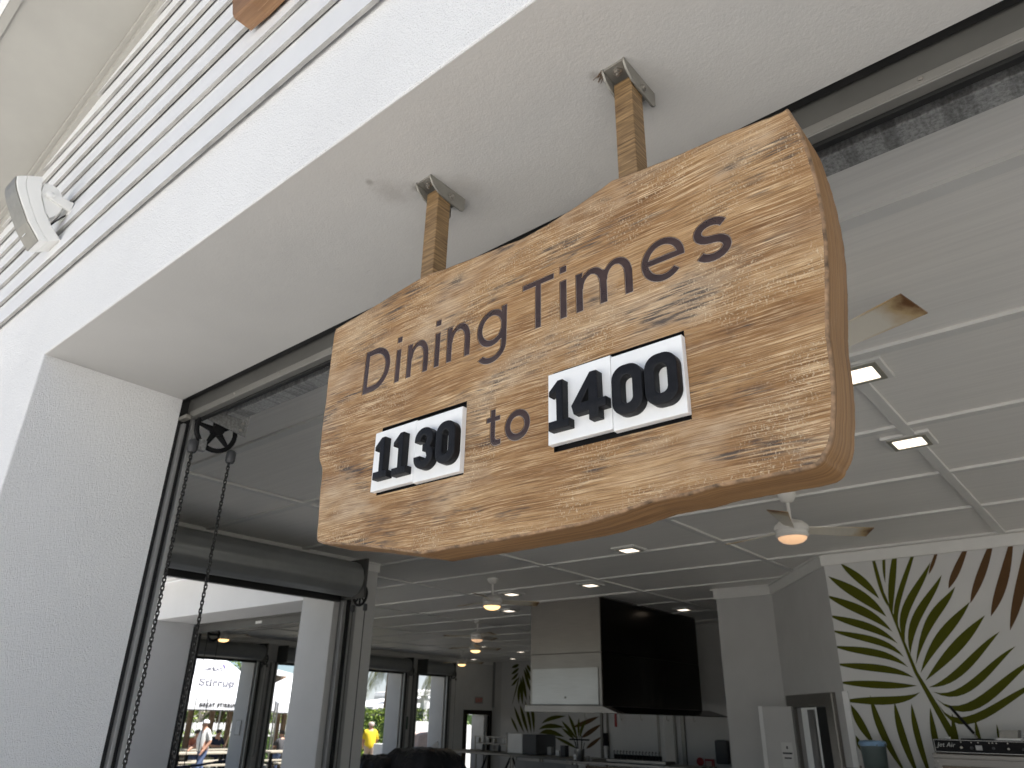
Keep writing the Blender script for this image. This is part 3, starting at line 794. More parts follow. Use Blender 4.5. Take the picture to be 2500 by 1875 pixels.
def plate(x0, x1, z0, z1, lab, digits):
    p = thing('number_plate', lab, 'number plate', ((x0 + x1) / 2, 1.1315, z0), 'white number plates on the dining times sign')
    MB().prism([[(x0, z0), (x1, z0), (x1, z1), (x0, z1)]], 1.1250, 1.1395, FRONT, bevel=.0016).build('plate', M['plate'], p)
    for (o, x, z) in digits:
        MB().prism([[(x + q[0], z + q[1]) for q in lp] for lp in o], 1.1050, 1.1252, FRONT, bevel=.0024, segs=3).build('numeral', M['numeral'], p, smooth=40)
plate(-1.4220, -1.2668, 2.1715, 2.3290, 'white plate with two black ones, far left on the wooden sign', [(N1, -1.3955, 2.1935), (N1, -1.3260, 2.1905)])
plate(-1.2664, -1.1115, 2.1670, 2.3265, 'white plate numbered 30 just left of the word to', [(N3, -1.2490, 2.1885), (N0(.0630), -1.1755, 2.1875)])
plate(-.8590, -.7022, 2.1730, 2.3325, 'white plate numbered 14 just right of the word to', [(N1, -.8440, 2.1950), (N4, -.7875, 2.1970)])
plate(-.7010, -.5430, 2.1675, 2.3270, 'white plate with two black zeros, far right on the wooden sign', [(N0(.0680), -.6900, 2.1870), (N0(.0690), -.6165, 2.1880)])

# ------------------------------------------------------------------ things fixed to the siding
wb = thing('wooden_sign', 'smooth brown wooden sign slab fixed high on the white siding', 'sign', (-1.1, .80, 4.0))
MB().prism([[(-2.07, 4.054), (-2.052, 4.022), (-1.93, 4.006), (-1.2, 4.012), (.2, 4.004), (.2, 4.9), (-2.12, 4.9), (-2.104, 4.45), (-2.102, 4.15)]], .755, .832, FRONT, bevel=.008).build('slab', M['wood2'], wb)
MB().box(-1.6, -1.5, .831, .86, 4.3, 4.6).box(-.4, -.3, .831, .86, 4.3, 4.6).build('mounting_block', M['wood2'], wb)

sp = thing('wall_speaker', 'white curved loudspeaker bracketed to the siding boards', 'speaker', (-3.85, .72, 3.95))
xs0, xs1 = -3.925, -3.77
front = [(.582, 4.080), (.586, 4.050), (.602, 4.010), (.632, 3.957), (.687, 3.870), (.759, 3.789)]
seam = [(.792, 3.803), (.722, 3.880), (.668, 3.968), (.640, 4.022), (.624, 4.066), (.620, 4.108)]
backl = [(.847, 3.838), (.792, 3.889), (.740, 3.957), (.708, 4.020), (.697, 4.060), (.681, 4.141)]
MB().prism([front + seam], xs1, xs0, SIDE, bevel=.003).build('front_shell', M['spk'], sp)
MB().prism([[(seam[0][0] + .0015, seam[0][1] + .0005)] + backl + [(s_[0] + .0015, s_[1]) for s_ in seam[::-1]][:-1]], xs1, xs0, SIDE, bevel=.003).build('rear_shell', M['spk'], sp)
g1 = [(y - .006, z - .003) for y, z in front]
MB().prism([g1 + [(y - .001, z - .0005) for y, z in front[::-1]]], xs1 - .008, xs0 + .006, SIDE, bevel=.001).build('grille', M['bracket'], sp)
MB().prism([arc(.735, 4.03, .075, .10, -62, 118, 12) + [(.700, 4.06), (.745, 3.96)]], xs1 - .012, xs0 + .012, SIDE, bevel=.004).build('pivot_hub', M['spk'], sp)
MB().prism([arc(.737, 4.058, .020, .020, 60, 240, 10) + [(.848, 4.018), (.848, 4.072)]], xs1 + .006, xs1 - .012, SIDE, bevel=.003).build('wall_arm', M['spk'], sp)
MB().lathe((xs1 + .004, .737, 4.058), [(.019, 0), (.019, .006), (.014, .009), (.0001, .0095)], 18, 'x').build('knob', M['spk'], sp, smooth=40)
MB().box(xs0 + .02, xs1 - .01, .838, .850, 4.0, 4.085).build('wall_plate', M['spk'], sp)
MB().tube([(-3.80, .846, 4.015), (-3.80, .825, 3.985), (-3.805, .805, 3.95), (-3.81, .785, 3.91)], .004, 6).build('cable', M['black'], sp)
MB().box(-3.885, -3.845, .706, .709, 3.832, 3.838).build('maker_badge', M['white'], sp)
# ------------------------------------------------------------------ side wall of the front wing with its roller shutter
def shutter(name, label, X, y0, y1, zbar, par_group='raised roller shutters along the side walls', zc=3.20, r=.205, chain_end=1):
    t = thing(name, label, 'roller shutter', (X, (y0 + y1) / 2, 0), par_group)
    s = 1                                             # room side is +X
    xc = X + r + .04
    ring = []
    for k in range(96):
        a_ = 2 * PI * k / 96
        q = r * (1 + .014 * math.cos(13 * a_))
        ring.append((xc + q * math.cos(a_), zc + q * math.sin(a_)))
    MB().prism([ring], y0, y1, FRONT, bevel=.012).build('coil', M['shutter'], t, smooth=45)
    cu = MB()
    z = zbar + .07
    while z < zc:
        cu.add([(X + .03, y0 + .02, z), (X + .03, y1 - .02, z), (X + .047, y1 - .02, z + .04), (X + .047, y0 + .02, z + .04), (X + .03, y0 + .02, z + .078), (X + .03, y1 - .02, z + .078)], [(0, 1, 2, 3), (3, 2, 5, 4)])
        z += .079
    cu.build('curtain', M['shutter'], t, smooth=50)
    MB().box(X + .015, X + .075, y0 + .02, y1 - .02, zbar, zbar + .07).build('bottom_bar', M['rubber'], t, bevel=.003)
    for yy in (y0 - .035, y1 + .005):
        MB().box(X, X + 2 * r + .06, yy, yy + .03, zc - r - .02, zc + r + .03).build('end_plate', M['door_dark'], t)
    for yy in (y0 - .02, y1 + .02):
        d = 1 if yy > y0 else -1
        MB().box(X + .002, X + .085, min(yy, yy + d * .05), max(yy, yy + d * .05), 0, zc - r).build('guide_rail', M['guide'], t, bevel=.004)
        MB().box(X + .004, X + .09, min(yy + d * .055, yy + d * .10), max(yy + d * .055, yy + d * .10), 0, zc - r).build('guide_rail', M['rubber'], t)
        MB().box(X + .002, X + .10, min(yy + d * .105, yy + d * .19), max(yy + d * .105, yy + d * .19), 0, zc - r).build('guide_rail', M['guide'], t, bevel=.004)
    yw = y1 + .085 if chain_end > 0 else y0 - .085
    wc = (X + r + .10, yw, zc - r + .03)
    whl = MB().tube([(wc[0] + .12 * math.cos(2 * PI * i / 22), wc[1], wc[2] + .12 * math.sin(2 * PI * i / 22)) for i in range(22)], .016, 6, closed=True)
    for q in range(4):
        a = PI * q / 4
        whl.tube([(wc[0] - .11 * math.cos(a), wc[1], wc[2] - .11 * math.sin(a)), (wc[0] + .11 * math.cos(a), wc[1], wc[2] + .11 * math.sin(a))], .012, 5)
    whl.build('chain_wheel', M['black'], t, smooth=40)
    for dx in (-.115, .115):
        MB().lathe((wc[0] + dx, wc[1], wc[2] - .19), [(.02, 0), (.026, .01), (.026, .07), (.016, .08)], 10).build('chain_guide_cap', M['plastic_dk'], t, smooth=40)
    lp = [(wc[0] - .115, wc[1], wc[2] - .19)] + [(wc[0] - .115 + .0 * i, wc[1], wc[2] - .19 - (wc[2] - 1.0) * i / 6) for i in range(1, 7)]
    zb = lp[-1][2]
    lp += [(wc[0] - .115 * math.cos(PI * i / 6), wc[1], zb - .10 * math.sin(PI * i / 6)) for i in range(1, 6)] + [(wc[0] + .115, wc[1], zb), (wc[0] + .115, wc[1], wc[2] - .19)]
    MB().tube(lp, .006, 5).build('chain_loop', M['chain'], t, smooth=60)
    return t

w1 = thing('side_wall', 'white side wall of the front wing around a wide shuttered opening', 'wall', (-7.9, 4, 0))
MB().prism([[(1.517, -.1), (2.2, -.1), (2.2, 3.02), (5.60, 3.02), (5.60, -.1), (6.24, -.1), (6.24, 3.60), (1.517, 3.60)]], -7.55, -8.198, SIDE, bevel=.006).build('wall_panel', M['inner'], w1)
MB().box(-7.5495, -7.53, 1.52, 6.25, 3.36, 3.45).build('crown_board', M['batten'], w1, bevel=.003)
MB().box(-7.5495, -7.515, 1.52, 6.26, 3.4505, 3.469).build('crown_moulding', M['batten'], w1, bevel=.003)
shutter('roller_shutter', 'large raised roller shutter drum over the nearest side opening', -7.549, 2.15, 5.66, 2.915, zc=3.165)

w2 = thing('set_back_wall', 'white set back wall with a doorway seen through the nearest side opening', 'wall', (-13, 5.74, 0))
MB().prism([[(-18.6, -.15), (-12.45, -.15), (-12.45, 3.02), (-8.201, 3.02), (-8.201, 3.60), (-18.6, 3.60)]], 5.74, 6.42, FRONT, bevel=.006).build('wall_panel', M['stucco'], w2)
MB().box(-18.6, -8.36, 5.62, 5.735, 3.603, 3.72).build('eave_board', M['white'], w2)
t = thing('roller_door', 'dark roller door header above the set back doorway with white label', 'roller door', (-10.5, 6.5, 0))
MB().box(-12.5, -8.65, 6.422, 6.47, 3.0, 3.16).box(-12.5, -8.65, 6.455, 6.50, 2.885, 3.0).build('bottom_bar', M['door_dark'], t, bevel=.003)
MB().lathe((0, 6.66, 3.25), [(.12, -12.5), (.17, -12.495), (.17, -8.61), (.12, -8.605)], 20, 'x').build('coil', M['shutter'], t, smooth=40)
MB().box(-10.62, -10.45, 6.450, 6.4545, 2.925, 2.965).build('label', M['paper'], t)
for (bx, m) in (((-12.55, -12.44, 6.425, 6.46, 0, 2.99), 'rubber'), ((-12.55, -12.42, 6.463, 6.52, 0, 2.88), 'guide'), ((-12.55, -12.41, 6.525, 6.56, 0, 2.88), 'rubber')):
    MB().box(*bx).build('guide_rail', M[m], t, bevel=.003)
wc = (-12.30, 6.72, 2.88)
MB().tube([(wc[0], wc[1] + .10 * math.cos(2 * PI * i / 20), wc[2] + .10 * math.sin(2 * PI * i / 20)) for i in range(20)], .02, 6, closed=True).tube([(wc[0], wc[1] - .1, wc[2]), (wc[0], wc[1] + .1, wc[2])], .02, 6).build('chain_wheel', M['black'], t, smooth=40)
MB().tube([(wc[0], wc[1] + .1, 2.83), (wc[0], wc[1] + .1, .9), (wc[0], wc[1], .8), (wc[0], wc[1] - .1, .9), (wc[0], wc[1] - .1, 2.83)], .006, 5).build('chain_loop', M['chain'], t)

w3 = thing('long_side_wall', 'long far side wall with four shuttered openings and a doorway', 'wall', (-18.3, 13, 0))
ops = [(8.55, 11.10, 2.95), (11.78, 13.65, 2.95), (14.25, 16.18, 2.95), (16.86, 18.03, 2.95), (19.12, 20.22, 1.80)]
ol = [(6.42, -.15)]
for (a, b_, z) in ops:
    ol += [(a, -.15), (a, z), (b_, z), (b_, -.15)]
ol += [(20.7, -.15), (20.7, 3.60), (6.42, 3.60)]
MB().prism([ol], -18.0, -18.6, SIDE, bevel=.006).build('wall_panel', M['inner'], w3)
MB().prism([ol], -18.6005, -18.625, SIDE).build('outer_stucco', M['stucco'], w3)
MB().box(-17.9995, -17.97, 6.45, 20.4, 3.36, 3.468).build('crown_board', M['batten'], w3)
labs = ['raised shutter over the opening facing the white tents', 'raised shutter over the second opening behind the white pillar',
        'raised shutter over the opening with blue sky and a man in yellow', 'raised shutter over the last opening beside the dark back corner']
for (a, b_, z), lab in zip(ops[:4], labs):
    shutter('roller_shutter', lab, -17.998, a - .02, b_ + .02, 2.855, zc=3.10, r=.19)
df = thing('doorway_frame', 'dark metal frame of the small doorway in the back corner', 'door frame', (-18, 19.6, 0))
MB().prism([[(18.98, 0), (19.13, 0), (19.13, 1.78), (20.21, 1.78), (20.21, 0), (20.34, 0), (20.34, 1.92), (18.98, 1.92)]], -17.95, -18.05, SIDE, bevel=.006).build('frame', M['steel_dk'], df)
MB().box(-18.58, -18.02, 20.02, 20.06, .01, 1.77).build('door_leaf', M['guide'], df)

bw = thing('back_wall', 'dim back wall of the dining hall painted with palm leaves', 'wall', (-12, 20.5, 0))
MB().box(-18.6, -3.0, 20.40, 20.65, 0, 3.60).build('wall_panel', M['muralwhite'], bw)
MB().box(-17.98, -17.60, 20.395, 20.3995, 0, 3.44).build('corner_panel', M['inner'], bw)
MB().box(-17.96, -17.90, 20.34, 20.39, 2.0, 3.46).build('conduit', M['guide'], bw)

def leaf_poly(q, n=12, skew=2.4, fat=0.95):
    A, m1, m2, B = [Vector(p) for p in q]
    mc = (m1 + m2) / 2
    m1, m2 = mc + (m1 - mc) * fat, mc + (m2 - mc) * fat
    def bez(m):
        c = 2 * m - (A + B) / 2
        bul = mc - (A + B) / 2
        return [((1 - t) ** 2 * A + 2 * t * (1 - t) * c + t * t * B + bul * (skew * t * (1 - t) * (1 - 2 * t))) for t in [i / n for i in range(n + 1)]]
    p, q2 = bez(m1), bez(m2)
    return [tuple(v) for v in p] + [tuple(v) for v in q2[-2:0:-1]]
def clip(poly, ax, val, keep_greater):
    out = []
    for i in range(len(poly)):
        a, b_ = poly[i - 1], poly[i]
        ia = (a[ax] >= val) == keep_greater; ib = (b_[ax] >= val) == keep_greater
        if ia != ib:
            t = (val - a[ax]) / (b_[ax] - a[ax])
            out.append((a[0] + (b_[0] - a[0]) * t, a[1] + (b_[1] - a[1]) * t))
        if ib: out.append(b_)
    return out
def paint_leaf(poly, Y, mat, parent, k):
    if len(poly) < 3: return
    MB().prism([poly], Y - .0012 - .00012 * (k % 12), Y + .0005, FRONT).build('leaf', mat, parent)

fm = thing('palm_mural', 'dark palm leaf mural on the dim back wall behind the hood', 'mural', (-16, 20.38, 1))
for k, q in enumerate(FAR):
    paint_leaf(clip(leaf_poly(q, 6, 1.0, 1.45), 1, 3.42, False), 20.398, M['leafgreen'], fm, k)
for k, q in enumerate(FARB):
    paint_leaf(leaf_poly(q, 6, 1.0, 1.2), 20.3985, M['leafbrown'], fm, k)

# ------------------------------------------------------------------ mural wall, slanted wall and pier on the right
mw = thing('mural_wall', 'white wall on the right painted with a big green palm frond', 'wall', (-.5, 8.8, 0))
MB().box(-2.73, 6.3, 8.80, 9.05, 0, 3.6).build('wall_panel', M['muralwhite'], mw)
MB().box(-2.76, 6.3, 8.775, 8.7995, 3.33, 3.448).build('crown_board', M['batten'], mw, bevel=.003)
MB().box(-2.79, 6.3, 8.750, 8.7995, 3.4485, 3.4695).build('crown_moulding', M['batten'], mw, bevel=.003)
MB().box(-2.745, -2.685, 8.765, 8.7995, 0, 2.0).build('corner_guard', M['white'], mw, bevel=.003)
gm = thing('palm_mural', 'large olive green palm frond painted on the right wall', 'mural', (-1.8, 8.79, 2))
for k, q in enumerate(GREEN):
    p = clip(clip(leaf_poly(q, skew=3.2 if k < 22 else -1.0), 0, -2.728, True), 1, 3.329, False)
    if k >= 22: p = clip(p, 0, -2.684, True)
    paint_leaf(p, 8.7985, M['leafgreen'], gm, k)
MB().prism([STEM], 8.7955, 8.7995, FRONT).build('stem', M['leafgreen'], gm)
bm_ = thing('palm_mural', 'brown hanging palm leaflets painted under the ceiling on the right', 'mural', (-1, 8.79, 3))
for k, q in enumerate(BROWN):
    paint_leaf(clip(leaf_poly(q, skew=-1.5), 1, 3.329, False), 8.7985, M['leafbrown'], bm_, k)

A2, B2 = Vector((-4.02, 10.45)), Vector((-2.73, 8.80))
dd = (B2 - A2).normalized(); nn = Vector((dd.y, -dd.x))          # nn points into the room? fixed below
if nn.y > 0: nn = -nn
def dg(s, out, z):
    p = A2 + dd * s + nn * out
    return (p.x, p.y, z)
def dbox(mb, s0, s1, o0, o1, z0, z1, mi=0):
    v = [dg(s, o, z) for z in (z0, z1) for o in (o0, o1) for s in (s0, s1)]
    return mb.add(v, [(0, 2, 3, 1), (4, 5, 7, 6), (0, 1, 5, 4), (2, 6, 7, 3), (0, 4, 6, 2), (1, 3, 7, 5)], mi)
LD = (B2 - A2).length
dw = thing('slanted_wall', 'plain slanted wall with a steel framed doorway beside the palm mural', 'wall', (-3.4, 9.6, 0))
DG = lambda a, b, d: dg(a, -d, b)
MB().prism([[(0, 0), (.45, 0), (.45, 1.86), (1.60, 1.86), (1.60, 0), (LD - .002, 0), (LD - .002, 3.6), (0, 3.6)]], 0, .05, DG).build('wall_panel', M['inner'], dw)
m = MB(); dbox(m, .0, LD, .001, .024, 3.33, 3.448); m.build('crown_board', M['batten'], dw)
m = MB(); dbox(m, .0, LD, .001, .045, 3.4485, 3.4695); m.build('crown_moulding', M['batten'], dw)
m = MB()
m.prism([[(.20, 0), (.20, 2.01), (1.83, 2.00), (1.83, 0), (1.60, 0), (1.60, 1.86), (.45, 1.86), (.45, 0)]], -.05, .0, DG, bevel=.012)
m.build('door_frame', M['steel'], dw)
m = MB(); dbox(m, .40, 1.70, -.30, -.26, 0, 2.0); m.build('dark_recess', M['black'], dw)
m = MB(); dbox(m, .55, .74, -.12, -.09, 0, 1.84); m.build('inner_post', M['guide'], dw)
pr = thing('pier', 'plain pale pier between the darkened hood side and the slanted wall', 'pier', (-4.4, 10.5, 0))
MB().box(-4.86, -4.02, 10.45, 14.2, 0, 3.6).build('pier_panel', M['inner'], pr)
MB().box(-4.89, -4.01, 10.425, 10.449, 3.33, 3.448).build('crown_board', M['batten'], pr)
MB().box(-4.92, -4.00, 10.405, 10.449, 3.4485, 3.4695).build('crown_moulding', M['batten'], pr)
dl = thing('door', 'open pale flat door with a small paper notice', 'door', (-3.8, 9.6, 0))
MB().box(-4.03, -3.62, 9.58, 9.625, .02, 1.865).build('leaf', M['inner'], dl, bevel=.004)
MB().box(-4.035, -3.985, 9.575, 9.579, .02, 1.866).build('edge_strip', M['white'], dl)
nt_ = MB().box(-3.80, -3.66, 9.575, 9.5795, 1.20, 1.47).build('notice', M['paper'], dl)
MB().box(-3.79, -3.675, 9.573, 9.5748, 1.345, 1.362).box(-3.775, -3.69, 9.573, 9.5748, 1.295, 1.310).box(-3.74, -3.72, 9.573, 9.5748, 1.40, 1.43).build('print', M['ink'], nt_)
pw = thing('partition_wall', 'dim white partition wall behind the hood with a dark doorway', 'wall', (-7, 14.3, 0))
MB().prism([[(-9.27, 0), (-8.06, 0), (-8.06, 2.1), (-7.74, 2.1), (-7.74, 0), (-4.87, 0), (-4.87, 3.6), (-9.27, 3.6)]], 14.2, 14.35, FRONT).build('wall_panel', M['inner'], pw)
MB().box(-9.45, -9.40, 14.15, 14.20, .9, 3.4).box(-9.30, -9.272, 14.16, 14.34, .9, 3.4).build('corner_post', M['steel'], pw)
MB().box(-8.10, -8.062, 14.16, 14.199, 0, 2.13).box(-7.738, -7.70, 14.16, 14.199, 0, 2.13).box(-7.58, -7.50, 14.16, 14.199, 0, 2.4).build('door_frame', M['bracket'], pw)
MB().box(-8.10, -7.70, 15.0, 15.05, 0, 2.3).build('dark_recess', M['steel_dk'], pw)

# ------------------------------------------------------------------ ceiling lights and fans
LIGHTS = [(-.905, 4.045, 'square ceiling light partly hidden by the sign edge'), (-.965, 5.365, 'square ceiling light on the batten crossing right of the sign'),
          (-4.38, 7.26, 'square ceiling light alone just below the middle of the sign'), (-6.10, 8.99, 'square ceiling light in front of the hood top'),
          (-6.18, 11.96, 'square ceiling light beside the darkened side of the hood'), (-7.60, 9.00, 'square ceiling light left of the hood, nearest of its pair'),
          (-8.88, 10.45, 'square ceiling light left of the hood, behind the first fan'), (-14.18, 15.62, 'ceiling light half hidden behind the dim far fans'),
          (-14.27, 17.36, 'far ceiling light beside the hood corner, nearer of two'), (-16.19, 19.30, 'farthest ceiling light before the leaf painted back wall'),
          (-17.55, 18.9, 'ceiling light next to the last fan near the shutters'), (-.95, 7.6, 'square ceiling light above the palm mural, out of the way')]
proto = None
for (x, y, lab) in LIGHTS[:11]:
    t = thing('ceiling_light', lab, 'ceiling light', (x, y, CEIL), 'square recessed ceiling lights')
    if proto is None:
        proto = t
        MB().prism([[(x - .15, y - .15), (x + .15, y - .15), (x + .15, y + .15), (x - .15, y + .15)]], CEIL - .024, CEIL - .003, FLAT, bevel=.004).build('mount_plate', M['batten'], t)
        MB().prism([[(x - .12, y - .12), (x + .12, y - .12), (x + .12, y + .12), (x - .12, y + .12)], rrect(x - .094, y - .094, x + .094, y + .094, .012, 3)], CEIL - .033, CEIL - .0245, FLAT).build('trim', M['trim'], t)
        MB().prism([rrect(x - .0935, y - .0935, x + .0935, y + .0935, .012, 3)], CEIL - .029, CEIL - .0245, FLAT).build('diffuser', M['lamp'], t)
    else:
        for ch in proto.children:
            c = ch.copy(); COL.objects.link(c); c.parent = t

FANS = [(-1.02, 3.08, -20, 'ceiling fan whose rust edged blade shows beside the sign', 0), (-2.13, 6.16, 42, 'white ceiling fan with three rust edged blades below the sign corner', 0),
        (-7.00, 7.87, 55, 'ceiling fan with a glowing globe below the middle of the sign', 1), (-10.38, 11.25, 100, 'ceiling fan in the middle of the far row, dim globe', 0),
        (-12.15, 13.13, 75, 'ceiling fan with glowing globe just below the dim one', 1), (-15.75, 16.45, 65, 'farthest ceiling fan with glowing globe beside the dark shutters', 1),
        (-15.22, 8.55, 20, 'ceiling fan seen through the set back doorway', 1)]
mrust = None
def rusty():
    m, nt, b = new_mat('rusting_blade')
    v = coords(nt, 'Generated')
    sx = nt.nodes.new('ShaderNodeSeparateXYZ'); nt.links.new(v, sx.inputs[0])
    e = mth(nt, 'ABSOLUTE', mth(nt, 'SUBTRACT', sx.outputs[1], .5))
    e = mth(nt, 'MAXIMUM', mth(nt, 'MULTIPLY', e, 2.0), sx.outputs[0])
    e = mth(nt, 'ADD', e, mth(nt, 'MULTIPLY', mth(nt, 'SUBTRACT', tex_noise(nt, 9.0, 4, .6, coords(nt)), .5), .35))
    nt.links.new(ramp(nt, e, [(.72, (.66, .62, .53)), (.90, (.50, .36, .19)), (1.0, (.16, .07, .025))]), b.inputs['Base Color'])
    b.inputs['Roughness'].default_value = .45
    return m
M['blade'] = rusty()
fan0 = None
for (x, y, a, lab, lit) in FANS:
    t = thing('ceiling_fan', lab, 'ceiling fan', (x, y, CEIL - .001), 'white ceiling fans with globe lamps')
    if fan0 is None:
        fan0 = t
        o = Vector((x, y, CEIL - .001))
        MB().lathe(o, [(.075, 0), (.075, -.02), (.05, -.07), (.018, -.085)], 24).build('canopy', M['fan'], t, smooth=40)
        MB().lathe(o, [(.014, -.08), (.014, -.235)], 12).build('downrod', M['fan'], t, smooth=40)
        MB().lathe(o, [(.03, -.225), (.10, -.25), (.138, -.285), (.142, -.32), (.128, -.335), (.124, -.345), (.132, -.352), (.130, -.372), (.118, -.382)], 30).build('motor', M['fan'], t, smooth=30)
        MB().lathe(o, [(.116, -.3825), (.112, -.395), (.085, -.418), (.045, -.430), (.0001, -.433)], 26).build('globe', M['globe'], t, smooth=60)
        n = 10
        v, f = [], []
        for th in (.003, -.003):
            for i in range(n + 1):
                s_ = i / n
                r_ = .12 + .55 * s_
                wd = .045 + .035 * s_
                tw = .42 - .20 * s_
                for k in (-1, 1):
                    v.append((r_, k * wd * math.cos(tw), -k * wd * math.sin(tw) + th))
        m2 = 2 * (n + 1)
        for i in range(n):
            f += [(2 * i, 2 * i + 1, 2 * i + 3, 2 * i + 2), (m2 + 2 * i, m2 + 2 * i + 2, m2 + 2 * i + 3, m2 + 2 * i + 1),
                  (2 * i, 2 * i + 2, m2 + 2 * i + 2, m2 + 2 * i), (2 * i + 1, m2 + 2 * i + 1, m2 + 2 * i + 3, 2 * i + 3)]
        f += [(0, m2, m2 + 1, 1), (2 * n, 2 * n + 1, m2 + 2 * n + 1, m2 + 2 * n)]
        bl = MB().add([(o.x + p[0], o.y + p[1], o.z + p[2] - .315) for p in v], f).build('blade', M['blade'], t)
        # blade mesh sits about the fan axis, so turning the object turns it round the motor
        for q in (1, 2):
            c = bl.copy(); COL.objects.link(c); c.parent = t; c.rotation_euler.z = q * 2 * PI / 3
    else:
        for ch in fan0.children:
            c = ch.copy(); COL.objects.link(c); c.parent = t
            if ch.name.startswith('globe'):
                c.data = c.data.copy()
                c.data.materials[0] = M['globe'] if lit else M['globe_dim']
    t.rotation_euler.z = R(a)
for ch in fan0.children:
    if ch.name.startswith('globe'):
        ch.data = ch.data.copy(); ch.data.materials[0] = M['globe_dim']
# ------------------------------------------------------------------ kitchen: hood, counter and what stands on it
hd = thing('extractor_hood', 'big stainless extractor hood with dark reflection painted on one side', 'extractor hood', (-7.3, 11.6, 1.8))
X0, X1, Y0, Y1 = -8.0, -6.61, 9.98, 13.2
MB().box(X0, X1 - .004, Y0 + .004, Y1, 2.632, CEIL - .002).build('upper_box', M['steel'], hd, bevel=.004)
MB().box(X0, X1 - .004, Y0 + .004, Y1, 1.87, 2.628).build('lower_box', M['steel'], hd, bevel=.004)
MB().box(X1 - .0035, X1 + .004, Y0 + .03, Y1, 2.632, CEIL - .03).build('side_panel', M['steel_dk'], hd)  # same steel as the front; its dark reflection is put into the colour
MB().box(X1 - .0035, X1 + .004, Y0 + .03, Y1, 1.87, 2.628).build('side_panel', M['steel_dk'], hd)
MB().box(X0 + .05, X1 - .06, Y0 - .010, Y0 + .002, 1.885, 2.412).build('front_panel', M['steel_lt'], hd, bevel=.003)
lt_ = MB().lathe((X0 + .71, Y0 - .0105, 1.985), [(.012, 0), (.012, -.02), (.0001, -.022)], 10, 'y').build('latch', M['bracket'], hd)
MB().prism([[(X0 + .0, 1.868), (X0 + .0, 1.775), (X1 + .36, 1.768), (X1 + .08, 1.868)]], Y0 - .14, Y0 + .05, FRONT, bevel=.004).build('front_lip', M['steel'], hd)
MB().prism([[(X1 + .0, 1.868), (X1 + .36, 1.775), (X1 + .36, 1.765), (X1 - .02, 1.765)]], Y0 + .06, Y1 + .3, FRONT).build('side_lip', M['steel_dk'], hd)
for (x, y) in ((-7.02, 10.1), (-6.42, 10.15), (-6.28, 10.5), (-6.28, 11.3), (-6.28, 12.2)):
    MB().tube([(x, y, 1.766), (x, y, 1.70), (x + .02, y, 1.68), (x + .035, y, 1.70)], .006, 5).build('hook', M['bolt'], hd)

def post_legs(mb, pts, z, r=.02):
    for (x, y) in pts:
        mb.tube([(x, y, 0), (x, y, z)], r, 8)
ct = thing('steel_counter', 'long stainless steel serving counter in front of the back wall', 'counter', (-11, 13.2, 0))
p0, p1 = Vector((-13.35, 13.45, 0)), Vector((-8.95, 12.62, 0))
cdv = (p1 - p0).normalized(); cnv = Vector((-cdv.y, cdv.x, 0))
def cpt(s, o, z): return p0 + cdv * s + cnv * o + Vector((0, 0, z))
def cbox(mb, s0, s1, o0, o1, z0, z1):
    v = [cpt(s, o, z) for z in (z0, z1) for o in (o0, o1) for s in (s0, s1)]
    return mb.add(v, [(0, 2, 3, 1), (4, 5, 7, 6), (0, 1, 5, 4), (2, 6, 7, 3), (0, 4, 6, 2), (1, 3, 7, 5)])
CL = (p1 - p0).length
cbox(MB(), 0, 2.42, 0, .95, .955, 1.0).build('top', M['steel'], ct, bevel=.006)
cbox(MB(), 2.43, CL, 0, .95, .955, 1.0).build('top', M['steel'], ct, bevel=.006)
cbox(MB(), .1, CL - .1, .1, .85, .30, .33).build('shelf', M['steel'], ct)
for s in (.1, 1.6, 2.40, 2.48, 3.4, CL - .1):
    for o in (.06, .88):
        MB().tube([cpt(s, o, 0), cpt(s, o, .955)], .02, 8).build('leg', M['steel'], ct, smooth=40)
for s, d in ((1.6, -.32), (2.40, -.34), (2.48, .34)):
    MB().tube([cpt(s, .05, .93), cpt(s + d, .05, .45)], .022, 6).build('brace', M['black'], ct)
cbox(MB(), 2.6, CL - .05, .02, .06, .60, .90).build('front_panel', M['guide'], ct)

mc = thing('drink_machine', 'white boxy machine with a dark side standing on the steel counter', 'machine', cpt(2.2, .4, 1.0))
cbox(MB(), 1.93, 2.42, .35, .70, 1.001, 1.385).build('front_cover', M['white'], mc, bevel=.012)
cbox(MB(), 2.425, 2.86, .36, .92, 1.001, 1.378).build('dark_body', M['plastic_dk'], mc, bevel=.006)
cbox(MB(), 1.86, 1.90, .36, .40, 1.001, 1.40).build('side_post', M['steel'], mc)

gr_ = thing('glass_rack', 'low steel rack of jars and taps along the left of the counter', 'rack', cpt(.9, .5, 1.0))
cbox(MB(), .45, 1.85, .55, .85, 1.14, 1.16).build('shelf', M['steel'], gr_)
for s in (.46, 1.15, 1.83):
    cbox(MB(), s - .012, s + .012, .56, .585, 1.0, 1.30).build('post', M['steel'], gr_)
cbox(MB(), .45, 1.85, .55, .58, 1.28, 1.30).build('rail', M['steel'], gr_)
for k in range(9):
    s = .52 + k * .15
    z = 1.001 if k % 2 else 1.161
    h = rnd.uniform(.07, .11)
    q = cpt(s, .66, z)
    tt = tag(MB().lathe(q, [(.03, 0), (.035, .01), (.033, h), (.018, h + .02), (.016, h + .035)], 10).build('jar', M[['steel', 'plastic_dk', 'white', 'galv'][k % 4]], None, smooth=40),
             ['steel', 'dark', 'white', 'galvanised'][k % 4] + ' jar on the ' + ('counter under the rack' if k % 2 else 'rack shelf') + ', ' + ['first', 'second', 'third', 'fourth', 'fifth', 'sixth', 'seventh', 'eighth', 'ninth'][k] + ' from the menu cards', 'jar', 'jars on the counter rack')
